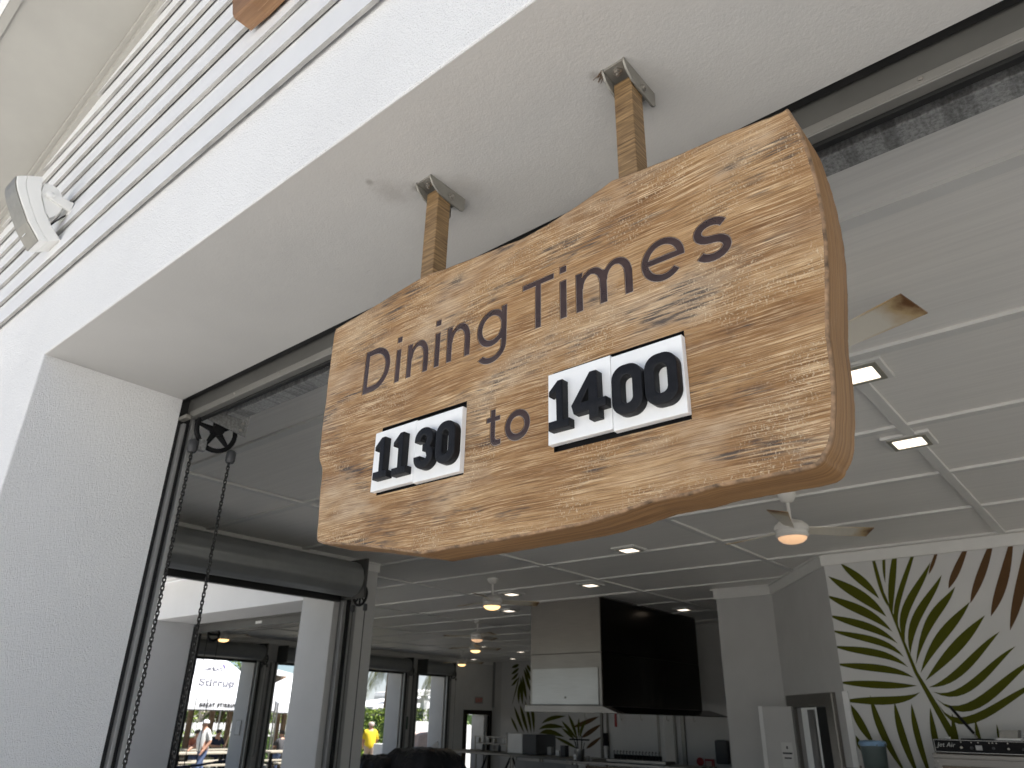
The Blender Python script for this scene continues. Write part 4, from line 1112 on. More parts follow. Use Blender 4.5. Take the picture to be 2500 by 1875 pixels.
mn = thing('menu_holder', 'two tilted white menu cards clipped at the left counter end', 'menu holder', (-13.5, 13.3, .9))
for k, (x, z) in enumerate(((-13.49, 1.055), (-13.44, .94))):
    MB().obox((x, 13.30, z), (.115, 0, .07), (0, .012, 0), (-.028, 0, .045)).build('card', M['white'], mn, bevel=.003)
MB().obox((-13.30, 13.33, .86), (.10, 0, .07), (0, .01, 0), (-.02, 0, .03)).build('dark_backing', M['black'], mn)
MB().tube([(-13.40, 13.33, 0), (-13.40, 13.33, 1.0)], .015, 6).build('stand', M['steel'], mn)

up_ = thing('utensil_pot', 'steel pot of long handled utensils at the counter end', 'utensil pot', (-8.55, 12.1, 1.0))
MB().lathe((-8.53, 12.1, .999), [(.06, 0), (.07, .01), (.085, .20), (.078, .20), (.06, .03)], 14).build('pot', M['steel_lt'], up_, smooth=40)
for k in range(7):
    a = rnd.uniform(0, 6.28); l = rnd.uniform(.1, .2)
    MB().tube([(-8.53 + .03 * math.cos(a), 12.1 + .03 * math.sin(a), 1.05), (-8.53 + l * math.cos(a), 12.1 + l * .5 * math.sin(a), rnd.uniform(1.3, 1.42))], .006, 5).build('utensil', M['black'], up_)
MB().box(-8.73, -8.34, 12.05, 12.13, 1.335, 1.36).build('black_tray', M['black'], up_)

st = thing('prep_table', 'dark steel prep table below the hood lip', 'table', (-7.5, 12.6, 0))
MB().box(-8.92, -6.3, 12.2, 12.59, .955, .995).box(-8.6, -6.3, 12.59, 12.95, .955, .995).build('top', M['steel'], st, bevel=.004)
MB().box(-8.2, -7.0, 12.45, 12.8, 1.0, 1.045).build('raised_shelf', M['steel'], st)
m = MB(); post_legs(m, [(-8.5, 12.3), (-6.4, 12.3), (-8.5, 12.9), (-6.4, 12.9)], .955); m.build('legs_frame', M['steel'], st)
MB().box(-8.5, -6.4, 12.22, 12.25, .5, .93).build('front_panel', M['steel_dk'], st)
for k in range(15):
    x = -8.10 + k * .066
    tt = thing('cup', 'black curled cup handle in the row under the hood', 'cup', (x, 12.6, 1.046), 'row of black cups on the prep table')
    MB().lathe((x, 12.6, 1.0455), [(.022, 0), (.028, .004), (.030, .075), (.026, .076)], 10).build('body', M['black'], tt, smooth=40)
    MB().tube([(x + .002, 12.57, 1.12), (x - .012, 12.565, 1.165), (x + .004, 12.56, 1.185), (x + .02, 12.56, 1.165)], .006, 5).build('handle', M['black'], tt)
for k, (x, y, h) in enumerate(((-8.62, 12.30, .075), (-8.53, 12.34, .085), (-8.42, 12.28, .07))):
    tt = thing('tumbler', ['left', 'middle', 'right'][k] + ' steel tumbler on the near edge of the prep table', 'tumbler', (x, y, .9955), 'tumblers on the prep table')
    MB().lathe((x, y, .9955), [(.028, 0), (.036, h), (.033, h), (.026, .01)], 14).build('cup', M['steel_lt'], tt, smooth=40)
    MB().tube([(x + .034, y - .01, .995 + h * .85), (x + .055, y - .02, .995 + h * .7), (x + .052, y - .02, .995 + h * .35), (x + .030, y - .01, .995 + h * .25)], .004, 5).build('handle', M['steel_lt'], tt)
pc_ = thing('price_card', 'tilted white card standing left of the tumblers', 'card', (-8.80, 12.32, .9955))
MB().obox((-8.80, 12.32, 1.045), (.028, 0, .012), (0, .004, 0), (-.016, 0, .045)).build('card', M['white'], pc_)
MB().box(-8.82, -8.78, 12.30, 12.34, .9955, 1.005).build('foot', M['black'], pc_)
for k, (s, o, w_, h, m_) in enumerate(((3.05, .5, .12, .16, 'guide'), (3.25, .55, .10, .10, 'white'), (3.45, .5, .14, .20, 'plastic_dk'), (3.75, .6, .10, .13, 'steel'))):
    bx_ = cbox(MB(), s, s + w_, o, o + w_ * .8, 1.0005, 1.0 + h).build('canister', M[m_], None, bevel=.008)
    tag(bx_, ['grey square canister right of the dark machine', 'small white canister on the steel counter', 'tall dark canister near the utensil pot', 'steel canister at the right counter end'][k], 'canister')
tag(MB().prism([rrect(-6.86, .98, -6.62, 1.38, .03, 4)], 14.08, 14.199, FRONT, bevel=.02).build('towel_dispenser', M['plastic_dk'], None, smooth=40), 'dark towel dispenser on the wall left of the pale pier', 'dispenser')
tag(MB().lathe((-7.23, 14.198, 1.0), [(.07, 0), (.07, -.03), (.03, -.05), (.0001, -.05)], 16, 'y').build('alarm_bell', M['red'], None, smooth=40), 'round red alarm bell low on the dim wall', 'alarm')
al = thing('alarm_box', 'red alarm box with a pale cover beside the round bell', 'alarm', (-7.03, 14.18, .95))
MB().box(-7.12, -6.94, 14.15, 14.199, .85, 1.05).build('frame', M['red'], al, bevel=.008)
MB().box(-7.10, -6.98, 14.145, 14.1495, .86, 1.02).build('cover', M['cover'], al)
tag(MB().tube([(-8.95, 13.98, 1.95), (-8.95, 13.98, 1.56)], .028, 10).build('red_tube', M['red'], None, smooth=40), 'short red tube hanging below the hood lip', 'tube')
kn = thing('knife_rack', 'dark knife block hanging on the post behind the counter', 'knife rack', (-9.29, 14.1, 1.3))
MB().box(-9.335, -9.25, 14.09, 14.15, 1.20, 1.44).build('black_holder', M['black'], kn)
MB().box(-9.33, -9.255, 14.08, 14.14, 1.02, 1.199).build('paper_sleeve', M['paper'], kn)
ex = thing('exit_sign', 'small red lettered exit sign above the dark corner doorway', 'exit sign', (-17.97, 19.68, 2.22))
MB().box(-17.998, -17.97, 19.5, 19.88, 2.12, 2.33).build('case', M['guide'], ex)
def text(body, size, mat, parent, mtx, name='lettering', shear=0.0, extrude=.001, align='LEFT', spacing=1.0, bold=0.0):
    cu = bpy.data.curves.new(name, 'FONT')
    cu.body = body; cu.size = size; cu.extrude = extrude; cu.shear = shear; cu.align_x = align
    cu.space_character = spacing
    cu.materials.append(mat)
    cu.offset = bold
    tmp = bpy.data.objects.new(name, cu)
    COL.objects.link(tmp)
    me = bpy.data.meshes.new_from_object(tmp.evaluated_get(bpy.context.evaluated_depsgraph_get()))
    bpy.data.objects.remove(tmp)
    me.transform(Matrix.Translation(-root_off(parent)) @ mtx)
    me.materials.clear(); me.materials.append(mat)
    o = bpy.data.objects.new(name, me)
    COL.objects.link(o)
    o.parent = parent
    return o
def mtx(loc, xa, ya):
    xa, ya = Vector(xa).normalized(), Vector(ya).normalized()
    za = xa.cross(ya)
    return Matrix(((xa.x, ya.x, za.x, loc[0]), (xa.y, ya.y, za.y, loc[1]), (xa.z, ya.z, za.z, loc[2]), (0, 0, 0, 1)))
text('EXIT', .17, M['exit'], ex, mtx((-17.968, 19.51, 2.165), (0, 1, 0), (0, 0, 1)))
tag(MB().box(-17.998, -17.985, 16.33, 16.55, 1.33, 1.68).build('safety_sign', M['signgreen'], None), 'dark green safety sign on the pillar between the far openings', 'sign')
nb = thing('notice_frame', 'small framed notice on the white pillar facing the tents', 'notice', (-18.2, 11.1, 1.35))
MB().box(-18.42, -18.18, 11.085, 11.099, 1.17, 1.52).build('frame', M['guide'], nb)
MB().box(-18.40, -18.20, 11.082, 11.0845, 1.19, 1.50).build('sheet', M['paper'], nb)

# stack under a black plastic sheet
def sheet_heap(name, label, x0, x1, y0, y1, ztop, seed):
    rr = random.Random(seed)
    nx, ny = 14, 10
    v, f = [], []
    H_ = [[ztop + rr.uniform(-.05, .03) for _ in range(ny + 1)] for _ in range(nx + 1)]
    for i in range(nx + 1):
        for j in range(ny + 1):
            e = min(i, nx - i, j, ny - j)
            z = H_[i][j] - (.0 if e > 1 else (.10 if e == 1 else .42))
            k = 0 if e else .03
            v.append((x0 + (x1 - x0) * i / nx + rr.uniform(-.02, .02), y0 + (y1 - y0) * j / ny + rr.uniform(-.02, .02), z))
    for i in range(nx):
        for j in range(ny):
            a = i * (ny + 1) + j
            f.append((a, a + ny + 1, a + ny + 2, a + 1))
    t = thing(name, label, 'covered stack', ((x0 + x1) / 2, (y0 + y1) / 2, 0), 'stacks under black plastic sheets')
    MB().add(v, f).build('plastic_sheet', M['sack'], t, smooth=60)
    MB().box(x0 + .12, x1 - .12, y0 + .12, y1 - .12, 0, ztop - .20).build('crates', M['plastic_dk'], t)
sheet_heap('covered_stack', 'low stack under a black plastic sheet nearest the dark wall', -13.35, -12.35, 10.7, 11.8, .93, 3)
sheet_heap('covered_stack', 'taller stack under a shiny black plastic sheet before the pillar', -12.75, -11.45, 11.0, 12.3, 1.08, 5)

# ------------------------------------------------------------------ oven, bin and shelf by the palm mural
ov = thing('conveyor_oven', 'stainless oven with a black control panel lettered Jet Air', 'oven', (-.9, 8.3, 0))
MB().box(-1.80, .5, 8.02, 8.70, 0, 1.455).build('body', M['steel'], ov, bevel=.006)
MB().box(-1.775, .5, 8.03, 8.68, 1.456, 1.568).build('top_box', M['steel_dk'], ov, bevel=.004)
pn = MB().box(-1.785, .5, 8.000, 8.029, 1.462, 1.575).build('control_panel', M['black'], ov, bevel=.003)
MB().prism([[(-1.775, 1.468), (.49, 1.468), (.49, 1.569), (-1.775, 1.569)], [(-1.771, 1.472), (.486, 1.472), (.486, 1.565), (-1.771, 1.565)]], 7.9975, 7.9998, FRONT).build('panel_border', M['steel_lt'], ov)
MB().box(-1.805, .5, 7.985, 8.019, 1.418, 1.455).build('front_ledge', M['steel'], ov, bevel=.004)
MB().box(-1.80, .5, 8.000, 8.0195, 1.37, 1.417).build('front_rail', M['steel'], ov)
MB().box(-1.745, .5, 8.005, 8.0195, .8, 1.36).build('oven_mouth', M['steel_dk'], ov)
MB().lathe((-1.772, 7.999, 1.392), [(.008, 0), (.008, -.004), (.0001, -.005)], 8, 'y').build('screw', M['bolt'], ov)
text('Jet Air', .05, M['steel_lt'], pn, mtx((-1.752, 7.9985, 1.512), (1, 0, 0), (0, 0, 1)), shear=.35, extrude=.0005, spacing=1.05)
for (x, z, r_) in ((-1.562, 1.509, .010), (-1.483, 1.509, .013), (-1.319, 1.511, .011), (-1.207, 1.510, .009), (-1.10, 1.51, .011), (-.98, 1.51, .011)):
    MB().lathe((x, 7.9998, z), [(r_, 0), (r_, -.010), (r_ * .7, -.013), (.0001, -.013)], 14, 'y').build('knob', M['plastic_dk'] if r_ > .0105 else M['bolt'], ov, smooth=40)
for (x, z) in ((-1.559, 1.553), (-1.479, 1.551), (-1.427, 1.552), (-1.344, 1.551), (-1.319, 1.552), (-1.29, 1.551), (-1.206, 1.552)):
    MB().prism([[(x - .005, z - .004), (x + .006, z - .004), (x + .002, z + .005), (x - .003, z + .006)]], 7.9985, 7.9998, FRONT).build('symbol', M['bolt'], ov)
MB().box(-1.452, -1.403, 7.998, 7.9998, 1.492, 1.530).build('display', M['guide'], ov)
dl_ = thing('dough_peel', 'black handled scraper leaning up from the oven top', 'scraper', (-1.5, 8.1, 1.57))
MB().tube([(-1.592, 8.03, 1.843), (-1.58, 8.033, 1.82), (-1.452, 8.06, 1.622)], [.010, .0125, .0125], 10).build('handle', M['black'], dl_, smooth=40)
MB().tube([(-1.452, 8.06, 1.622), (-1.436, 8.065, 1.585)], .007, 8).build('ferrule', M['steel'], dl_)
MB().prism([[(-1.56, 8.03), (-1.30, 8.03), (-1.34, 8.16), (-1.50, 8.16)]], 1.5705, 1.582, FLAT).build('blade', M['black'], dl_)
ob = thing('card_box', 'small grey box resting on a white tray on the oven', 'box', (-1.2, 8.1, 1.57))
MB().box(-1.288, -1.108, 8.03, 8.22, 1.5695, 1.592).build('tray', M['white'], ob, bevel=.003)
MB().prism([[(-1.266, 1.593), (-1.128, 1.593), (-1.112, 1.657), (-1.258, 1.652)]], 8.05, 8.20, FRONT, bevel=.003).build('box', M['bracket'], ob)
tag(MB().box(-1.69, -1.652, 8.06, 8.10, 1.5685, 1.590).build('oven_vent_cap', M['white'], None), 'tiny white cap on the left of the oven top', 'cap')
wt = thing('wire_shelf', 'wire shelf holding the grey bin below the palm mural', 'shelf', (-2.35, 8.4, 0))
MB().box(-2.66, -2.02, 8.15, 8.68, 1.165, 1.18).build('shelf_top', M['steel'], wt)
for (x, y) in ((-2.64, 8.17), (-2.04, 8.17), (-2.64, 8.66), (-2.04, 8.66)):
    MB().tube([(x, y, 0), (x, y, 1.30)], .012, 8).build('post', M['steel'], wt)
for k in range(4):
    MB().tube([(-2.64, 8.17, 1.19 + k * .035), (-2.04, 8.17, 1.19 + k * .035)], .004, 5).build('wire', M['steel'], wt)
gb = thing('bin', 'dark grey plastic bin lined with a blue bag', 'bin', (-2.42, 8.42, 1.18))
MB().lathe((-2.42, 8.42, 1.181), [(.095, 0), (.103, .01), (.118, .30), (.122, .315), (.122, .33), (.112, .33), (.10, .05)], 26).build('tub', M['binplastic'], gb, smooth=40)
rr = random.Random(4)
pr_ = []
bg_ = MB()
n = 22
for (r_, z) in ((.1235, 1.492), (.126, 1.505), (.125, 1.522), (.112, 1.534), (.07, 1.528)):
    pr_.append([(-2.42 + (r_ + rr.uniform(-.006, .004)) * math.cos(2 * PI * k / n), 8.42 + (r_ + rr.uniform(-.006, .004)) * math.sin(2 * PI * k / n), z + rr.uniform(-.007, .007)) for k in range(n)])
bg_.add([p for r_ in pr_ for p in r_], [(i * n + k, i * n + (k + 1) % n, (i + 1) * n + (k + 1) % n, (i + 1) * n + k) for i in range(4) for k in range(n)])
bg_.build('liner', M['bluebag'], gb, smooth=60)
cl_ = thing('clear_tray', 'pale clear tray beside the bin on the wire shelf', 'tray', (-2.12, 8.3, 1.18))
MB().box(-2.22, -2.06, 8.2, 8.4, 1.181, 1.30).build('tray', M['bluebag'], cl_, bevel=.008)
# ------------------------------------------------------------------ outside the far openings
GZ = -.15
def leaf_cloud(mb, n, sampler, size, rr, mats=3):
    for _ in range(n):
        p = sampler()
        s = size * rr.uniform(.6, 1.3)
        a = Vector((rr.gauss(0, 1), rr.gauss(0, 1), rr.gauss(0, .7))).normalized()
        b = a.orthogonal().normalized()
        b = (Matrix.Rotation(rr.uniform(0, 6.28), 3, a) @ b)
        c = a.cross(b)
        mb.add([p - b * s, p + c * s * .45, p + b * s, p - c * s * .45], [(0, 1, 2, 3)], rr.choice(range(mats)))
GREENS = [M['green_a'], M['green_b'], M['green_c']]
def tree(label, x, y, h, r, seed, trunk='bark', name='tree', dens=1500):
    x, y, h, r = x - 5.0, y * (x - 5.0) / x, h * 1.1, r * 1.15
    rr = random.Random(seed)
    t = thing(name, label, 'tree', (x, y, GZ), 'trees behind the picket fence')
    tr = MB()
    top = Vector((x + rr.uniform(-.3, .3), y + rr.uniform(-.3, .3), GZ + h * .55))
    tr.tube([(x, y, GZ), (x + .05, y - .04, GZ + h * .25), top], [.13, .10, .06], 8)
    for k in range(5):
        a = rr.uniform(0, 6.28)
        tr.tube([Vector((x, y, GZ + h * rr.uniform(.2, .5))), top + Vector((math.cos(a) * r * .6, math.sin(a) * r * .6, rr.uniform(0, h * .3)))], [.06, .02], 6)
    tr.build('trunk', M[trunk], t, smooth=50)
    cs = [(Vector((x + rr.gauss(0, r * .5), y + rr.gauss(0, r * .5), GZ + h * rr.uniform(.45, .95))), r * rr.uniform(.35, .6)) for _ in range(9)]
    def smp():
        c, q = rr.choice(cs)
        d = Vector((rr.gauss(0, 1), rr.gauss(0, 1), rr.gauss(0, .8))).normalized()
        return c + d * q * rr.uniform(.5, 1.0)
    cr = MB(); leaf_cloud(cr, dens, smp, .10, rr)
    cr.build('crown', GREENS, t, weld=False)
    return t
def hedge(label, x0, x1, y0, y1, z1, seed, dens=2200):
    rr = random.Random(seed)
    t = thing('hedge', label, 'hedge', ((x0 + x1) / 2, (y0 + y1) / 2, GZ), 'clipped hedges outside the hall')
    MB().box(x0 + .12, x1 - .12, y0 + .12, y1 - .12, GZ, z1 - .15).build('twigs', M['green_c'], t)
    def smp():
        q = rr.random()
        p = Vector((rr.uniform(x0, x1), rr.uniform(y0, y1), rr.uniform(GZ, z1) + rr.gauss(0, .03)))
        if q < .45: p.x = x1 - abs(rr.gauss(0, .06))
        elif q < .75: p.z = z1 + rr.gauss(0, .05)
        elif q < .85: p.y = y0
        return p
    cr = MB(); leaf_cloud(cr, dens, smp, .055, rr)
    cr.build('foliage', GREENS, t, weld=False)
def picket(label, x, y0, y1, z1, pitch=.16):
    t = thing('picket_fence', label, 'fence', (x, (y0 + y1) / 2, GZ), 'white picket fences')
    first = None
    n = int((y1 - y0) / pitch)
    for k in range(n):
        y = y0 + k * pitch
        if first is None:
            first = MB().prism([[(y, GZ), (y + pitch * .86, GZ), (y + pitch * .86, z1 - .06)] + arc(y + pitch * .43, z1 - .06, pitch * .43, .06, 0, 180, 6)[1:]], x, x - .02, SIDE).build('picket', M['white'], t)
        else:
            c = first.copy(); COL.objects.link(c); c.location.y = k * pitch
    for z in (GZ + .3, z1 - .3):
        MB().box(x - .06, x - .021, y0, y1, z, z + .09).build('rail', M['white'], t)
picket('white rounded picket fence behind the tent tables', -31.0, 14.2, 21.6, 1.31, .17)
picket('white picket fence seen through the small corner doorway', -21.5, 22.2, 25.5, 1.45)
fb = thing('board_fence', 'tall white board fence below the cabana posts', 'fence', (-22.3, 21, GZ))
f0 = None
for k in range(24):
    y = 20.2 + k * .11
    if f0 is None:
        f0 = MB().box(-22.32, -22.30, y, y + .098, GZ, 1.53).build('board', M['white'], fb)
    else:
        c = f0.copy(); COL.objects.link(c); c.location.y = k * .11
hedge('bright low hedge between the picket fence and the seated people', -30.2, -29.6, 14.2, 21.4, .96, 11)
hedge('tall dark hedge behind the man in yellow', -25.5, -24.3, 20.0, 21.6, 1.85, 12, 3500)
hedge('green hedge behind the board fence', -27.0, -26.0, 24.2, 27.0, 1.95, 13, 2500)
hedge('hedge over the picket fence at the corner doorway', -23.5, -22.6, 23.0, 26.5, 1.95, 14, 2000)
tree('broad green tree behind the left tent', -31.0, 15.2, 4.0, 1.9, 21, dens=2600)
tree('pale trunked tree left of the walking man', -30.2, 16.6, 3.6, 1.4, 22, 'palebark', dens=1600)
tree('green tree behind the tent legs', -31.5, 18.0, 3.2, 1.7, 23, dens=2400)
tree('leafy tree behind the second tent', -33.5, 21.6, 2.4, 1.6, 24, dens=2000)
tree('slim bright tree rising over the grey roofed hut', -33.0, 28.6, 2.6, .8, 25, dens=1300)
tree('round green tree behind the hut roof', -34.0, 27.5, 2.0, 1.7, 26, dens=1800)
tree('green tree beside the white cabana roof', -31.0, 29.3, 3.2, 1.0, 27, dens=1500)

def tent(label, x1, y0, w, zv, ztop, zpk, texts=False):
    """white pop-up tent; its front valance lies at x = x1 and faces the hall"""
    x0, y1 = x1 - w, y0 + w
    t = thing('tent', label, 'tent', (x1 - w / 2, y0 + w / 2, GZ), 'white pop up tents')
    n = 12
    v, f = [], []
    C4 = [(x1, y0), (x1, y1), (x0, y1), (x0, y0)]
    cx, cy = (x0 + x1) / 2, (y0 + y1) / 2
    for s in range(4):
        a, b_ = C4[s], C4[(s + 1) % 4]
        for i in range(n + 1):
            q = i / n
            for j in range(7):
                k = j / 6
                px, py = a[0] + (b_[0] - a[0]) * q, a[1] + (b_[1] - a[1]) * q
                sag = .06 * math.sin(PI * q) * (1 - k) ** 2
                z = ztop + (zpk - ztop) * k - sag
                v.append((px + (cx - px) * k, py + (cy - py) * k, z))
        base = s * (n + 1) * 7
        for i in range(n):
            for j in range(6):
                q = base + i * 7 + j
                f.append((q, q + 7, q + 8, q + 1))
    MB().add(v, f).build('canopy', M['white_fab'], t, smooth=50)
    for s in range(4):
        a, b_ = C4[s], C4[(s + 1) % 4]
        v, f = [], []
        for i in range(n + 1):
            q = i / n
            px, py = a[0] + (b_[0] - a[0]) * q, a[1] + (b_[1] - a[1]) * q
            sag = .06 * math.sin(PI * q)
            wob = .006 * math.sin(q * 19)
            for z in (ztop - sag, (ztop - sag + zv) / 2, zv):
                v.append((px + (wob if z != zv else 0), py, z - .001))
        for i in range(n):
            for j in range(2):
                q = i * 3 + j
                f.append((q, q + 3, q + 4, q + 1))
        MB().add(v, f).build('valance', M['white_fab'], t, smooth=50)
    for (px, py) in C4:
        MB().box(px - .02, px + .02, py - .02, py + .02, GZ, ztop - .02).build('leg', M['steel_lt'], t)
    MB().box(x1 - .02, x1 + .01, y0, y1, zv - .03, zv + .01).build('truss', M['steel_lt'], t)
    return t, cx, cy
t1, cx, cy = tent('white pop up tent printed with grey script, left opening', -24.0, 12.35, 3.5, 1.76, 2.12, 3.75)
sl_ = Vector((-1.75, 0, 1.63)).normalized()
def onroof(k, dy): return (-24.0 - 1.75 * k, 13.75 + dy, 2.12 + 1.63 * k + .012)
text('GREAT', .22, M['ink_grey'], t1, mtx(onroof(.52, -.22), (0, 1, 0), sl_), extrude=.004, bold=.008)
text('Stirrup', .46, M['ink_grey'], t1, mtx(onroof(.22, -.62), (0, 1, .02), sl_), shear=.35, extrude=.004, bold=.008)
text('CAY', .13, M['ink_grey'], t1, mtx(onroof(.13, .40), (0, 1, 0), sl_), extrude=.004)
MB().obox(Vector(onroof(.62, .55)), (0, .035, .02), sl_ * .11, (0.004, 0, .004)).build('leaf_emblem', M['ink_purple'], t1)
text('GREAT STIRRUP CAY', .14, M['ink'], t1, mtx((-23.984, 13.05, 1.86), (0, 1, 0), (0, 0, 1)), spacing=1.35, extrude=.004, bold=.007)
tent('white pop up tent seen beside the wide pillar', -24.0, 15.95, 3.0, 1.72, 2.06, 3.05)
pv = thing('pavilion', 'open pavilion with a white roof edge and brown underside', 'pavilion', (-34, 21, GZ))
MB().prism([[(20.0, 3.40), (22.3, 3.05), (22.3, 3.28), (20.0, 3.65)]], -31.4, -37.0, SIDE).build('roof', M['roof'], pv)
MB().prism([[(20.0, 3.39), (22.3, 3.04), (22.3, 2.70), (20.0, 2.70)]], -31.6, -36.8, SIDE).build('underside', M['brownroof'], pv)
for y in (20.1, 22.0):
    MB().box(-32.0, -31.8, y, y + .2, GZ, 2.8).build('post', M['brownroof'], pv)
for k, (x, y) in enumerate(((-26.3, 14.05), (-26.3, 14.85), (-26.4, 15.6), (-26.0, 17.35), (-26.0, 17.62))):
    tag(MB().box(x - .07, x + .07, y - .07, y + .07, GZ, 3.0).build('timber_post', M['bark'], None),
        ['brown timber post left of the walking man', 'brown timber post above the walking man', 'dark timber post by the tent leg', 'dark timber post under the second tent, left of two', 'dark timber post under the second tent, right of two'][k], 'post', 'brown timber posts behind the tents')
def hut(label, x, y0, y1, zl, zr, zw, wall):
    t = thing('hut', label, 'hut', (x, (y0 + y1) / 2, GZ))
    MB().prism([[(y0, zl), (y1, zr), (y1, zr + .16), (y0, zl + .14)]], x + .3, x - 3, SIDE).build('roof', M['roof'], t)
    MB().box(x - 2.6, x, y0 + .35, y1, GZ, min(zl, zr) - .02).build('wall', M[wall], t)
    return t
hut('grey walled hut with a white sloping roof edge', -28.0, 23.3, 27.5, 1.93, 2.45, 1.9, 'greywall')
cb = thing('cabana', 'white cabana with a pale roof and square white posts', 'cabana', (-26.5, 25.2, GZ))
MB().prism([[(24.45, 2.54), (26.9, 2.72), (26.9, 2.92), (24.45, 2.70)]], -26.0, -29.0, SIDE).build('roof', M['roof'], cb)
for y in (24.92, 26.2):
    MB().box(-26.35, -26.1, y, y + .24, GZ, 2.56).build('post', M['white'], cb)
h2 = thing('low_building', 'low grey building with a bright white roof strip', 'building', (-34, 30, GZ))
MB().box(-35, -33.6, 29.5, 34.5, 2.15, 2.75).build('roof', M['roof'], h2)
MB().box(-34.9, -33.8, 29.7, 34.3, GZ, 2.14).build('wall', M['greywall'], h2)

def palm(label, x, y, h, seed, trunk=True):
    rr = random.Random(seed)
    t = thing('palm_tree', label, 'palm tree', (x, y, GZ), 'palm trees beyond the openings')
    MB().tube([(x, y, GZ), (x + .1, y - .05, h * .5), (x + .15, y, h)], [.16, .13, .11], 8).build('trunk', M['bark'], t, smooth=50)
    for k in range(15):
        a = 2 * PI * k / 15 + rr.uniform(-.15, .15)
        el = rr.uniform(-.1, .9)
        L_ = rr.uniform(1.5, 2.1)
        pts = []
        for i in range(9):
            s = i / 8
            d = L_ * s
            pts.append(Vector((x + .15 + math.cos(a) * d * (1 - .25 * s), y + math.sin(a) * d * (1 - .25 * s), h + math.sin(el) * d - 1.15 * s * s * L_ * .75)))
        m_ = MB().tube(pts, [.02 - .0016 * i for i in range(9)], 5)
        for i in range(1, 8):
            for q in range(4):
                p = pts[i].lerp(pts[i + 1], q / 4)
                tg = (pts[i + 1] - pts[i]).normalized()
                sd = tg.cross(Vector((0, 0, 1))).normalized()
                ll = .55 * math.sin(PI * min(.95, (i + .4) / 8.6)) + .08
                for sg_ in (-1, 1):
                    e = p + sd * sg_ * ll * .55 + tg * ll * .45 + Vector((0, 0, -ll * .75))
                    md = p.lerp(e, .45) + Vector((0, 0, .03))
                    wv = tg * .022
                    m_.add([p, md + wv, e, md - wv], [(0, 1, 2, 3)])
        m_.build('frond', M['palm'], t, weld=False)
palm('palm whose fronds hang into the top of the sky opening', -25.2, 21.9, 4.05, 31)
palm('palm with drooping fronds above the white cabana', -24.4, 24.6, 4.0, 32)

# tables with benches
def picnic(label, x, y, ln=1.9):
    t = thing('picnic_table', label, 'picnic table', (x, y, GZ), 'pale topped picnic tables')
    MB().box(x - .38, x + .38, y - ln / 2, y + ln / 2, .56, .61).build('top', M['tan'], t, bevel=.008)
    for sx in (-1, 1):
        MB().box(x + sx * .72 - .14, x + sx * .72 + .14, y - ln / 2, y + ln / 2, .27, .315).build('bench', M['tan'], t, bevel=.008)
    for yy in (y - ln * .36, y + ln * .36):
        MB().box(x - .04, x + .04, yy - .04, yy + .04, GZ, .56).build('leg', M['black'], t)
        MB().box(x - .80, x + .80, yy - .03, yy + .03, .22, .27).build('brace', M['black'], t)
        for sx in (-1, 1):
            MB().box(x + sx * .72 - .03, x + sx * .72 + .03, yy - .03, yy + .03, GZ, .27).build('leg', M['steel_lt'], t)
picnic('picnic table behind the walking man', -22.6, 12.6)
picnic('picnic table by the man in pink, beside the wide pillar', -22.6, 15.7)
picnic('picnic table farther back under the printed tent', -24.7, 14.0)
for k, (y, lab) in enumerate(((13.6, 'navy cloth chairs stacked right of the walking man'), (12.9, 'navy cloth chair behind the left table'))):
    t = thing('folding_chair', lab, 'chair', (-26.4, y, GZ))
    MB().box(-26.65, -26.2, y - .25, y + .25, .25, .30).build('seat', M['navy'], t)
    MB().obox((-26.7, y, .70), (.05, 0, .02), (0, .27, 0), (-.05, 0, .36)).build('backrest', M['navy'], t)
    for (a, b_) in ((-26.62, -.22), (-26.62, .22), (-26.22, -.22), (-26.22, .22)):
        MB().tube([(a, y + b_, GZ), (a, y + b_, .25)], .014, 5).build('leg', M['black'], t)
rb = thing('rope_barrier', 'dark blue rope stretched across the tent opening to the pillar', 'rope', (-19, 10.5, .4))
pts = [(-18.63, 11.22, .62), (-18.75, 11.10, .58), (-19.2, 10.7, .47), (-19.6, 10.35, .42), (-20.0, 10.0, .43)]
MB().tube(pts, .028, 8).build('rope', M['navy'], rb, smooth=60)
MB().lathe((-18.628, 11.22, .62), [(.05, 0), (.05, .02), (.02, .03)], 10, 'x').build('wall_hook', M['navy'], rb)
MB().tube([(-20.0, 10.0, GZ), (-20.0, 10.0, .55)], .03, 8).build('post', M['steel_lt'], rb)
cf = thing('covered_furniture', 'beige cloth cover draped over furniture by the far opening', 'covered furniture', (-20.0, 19.1, GZ))
MB().prism([[(18.55, GZ), (19.5, GZ), (19.46, 1.14), (19.25, 1.22), (18.95, 1.20), (18.68, 1.12)]], -19.7, -20.4, SIDE, bevel=.05, segs=3).build('cover', M['cover'], cf, smooth=50)
gc = thing('pale_crate', 'pale grey tub and crate beside the man in yellow', 'crate', (-20.2, 17.6, GZ))
MB().box(-20.5, -20.0, 17.42, 17.85, GZ, .86).build('tub', M['white'], gc, bevel=.02)

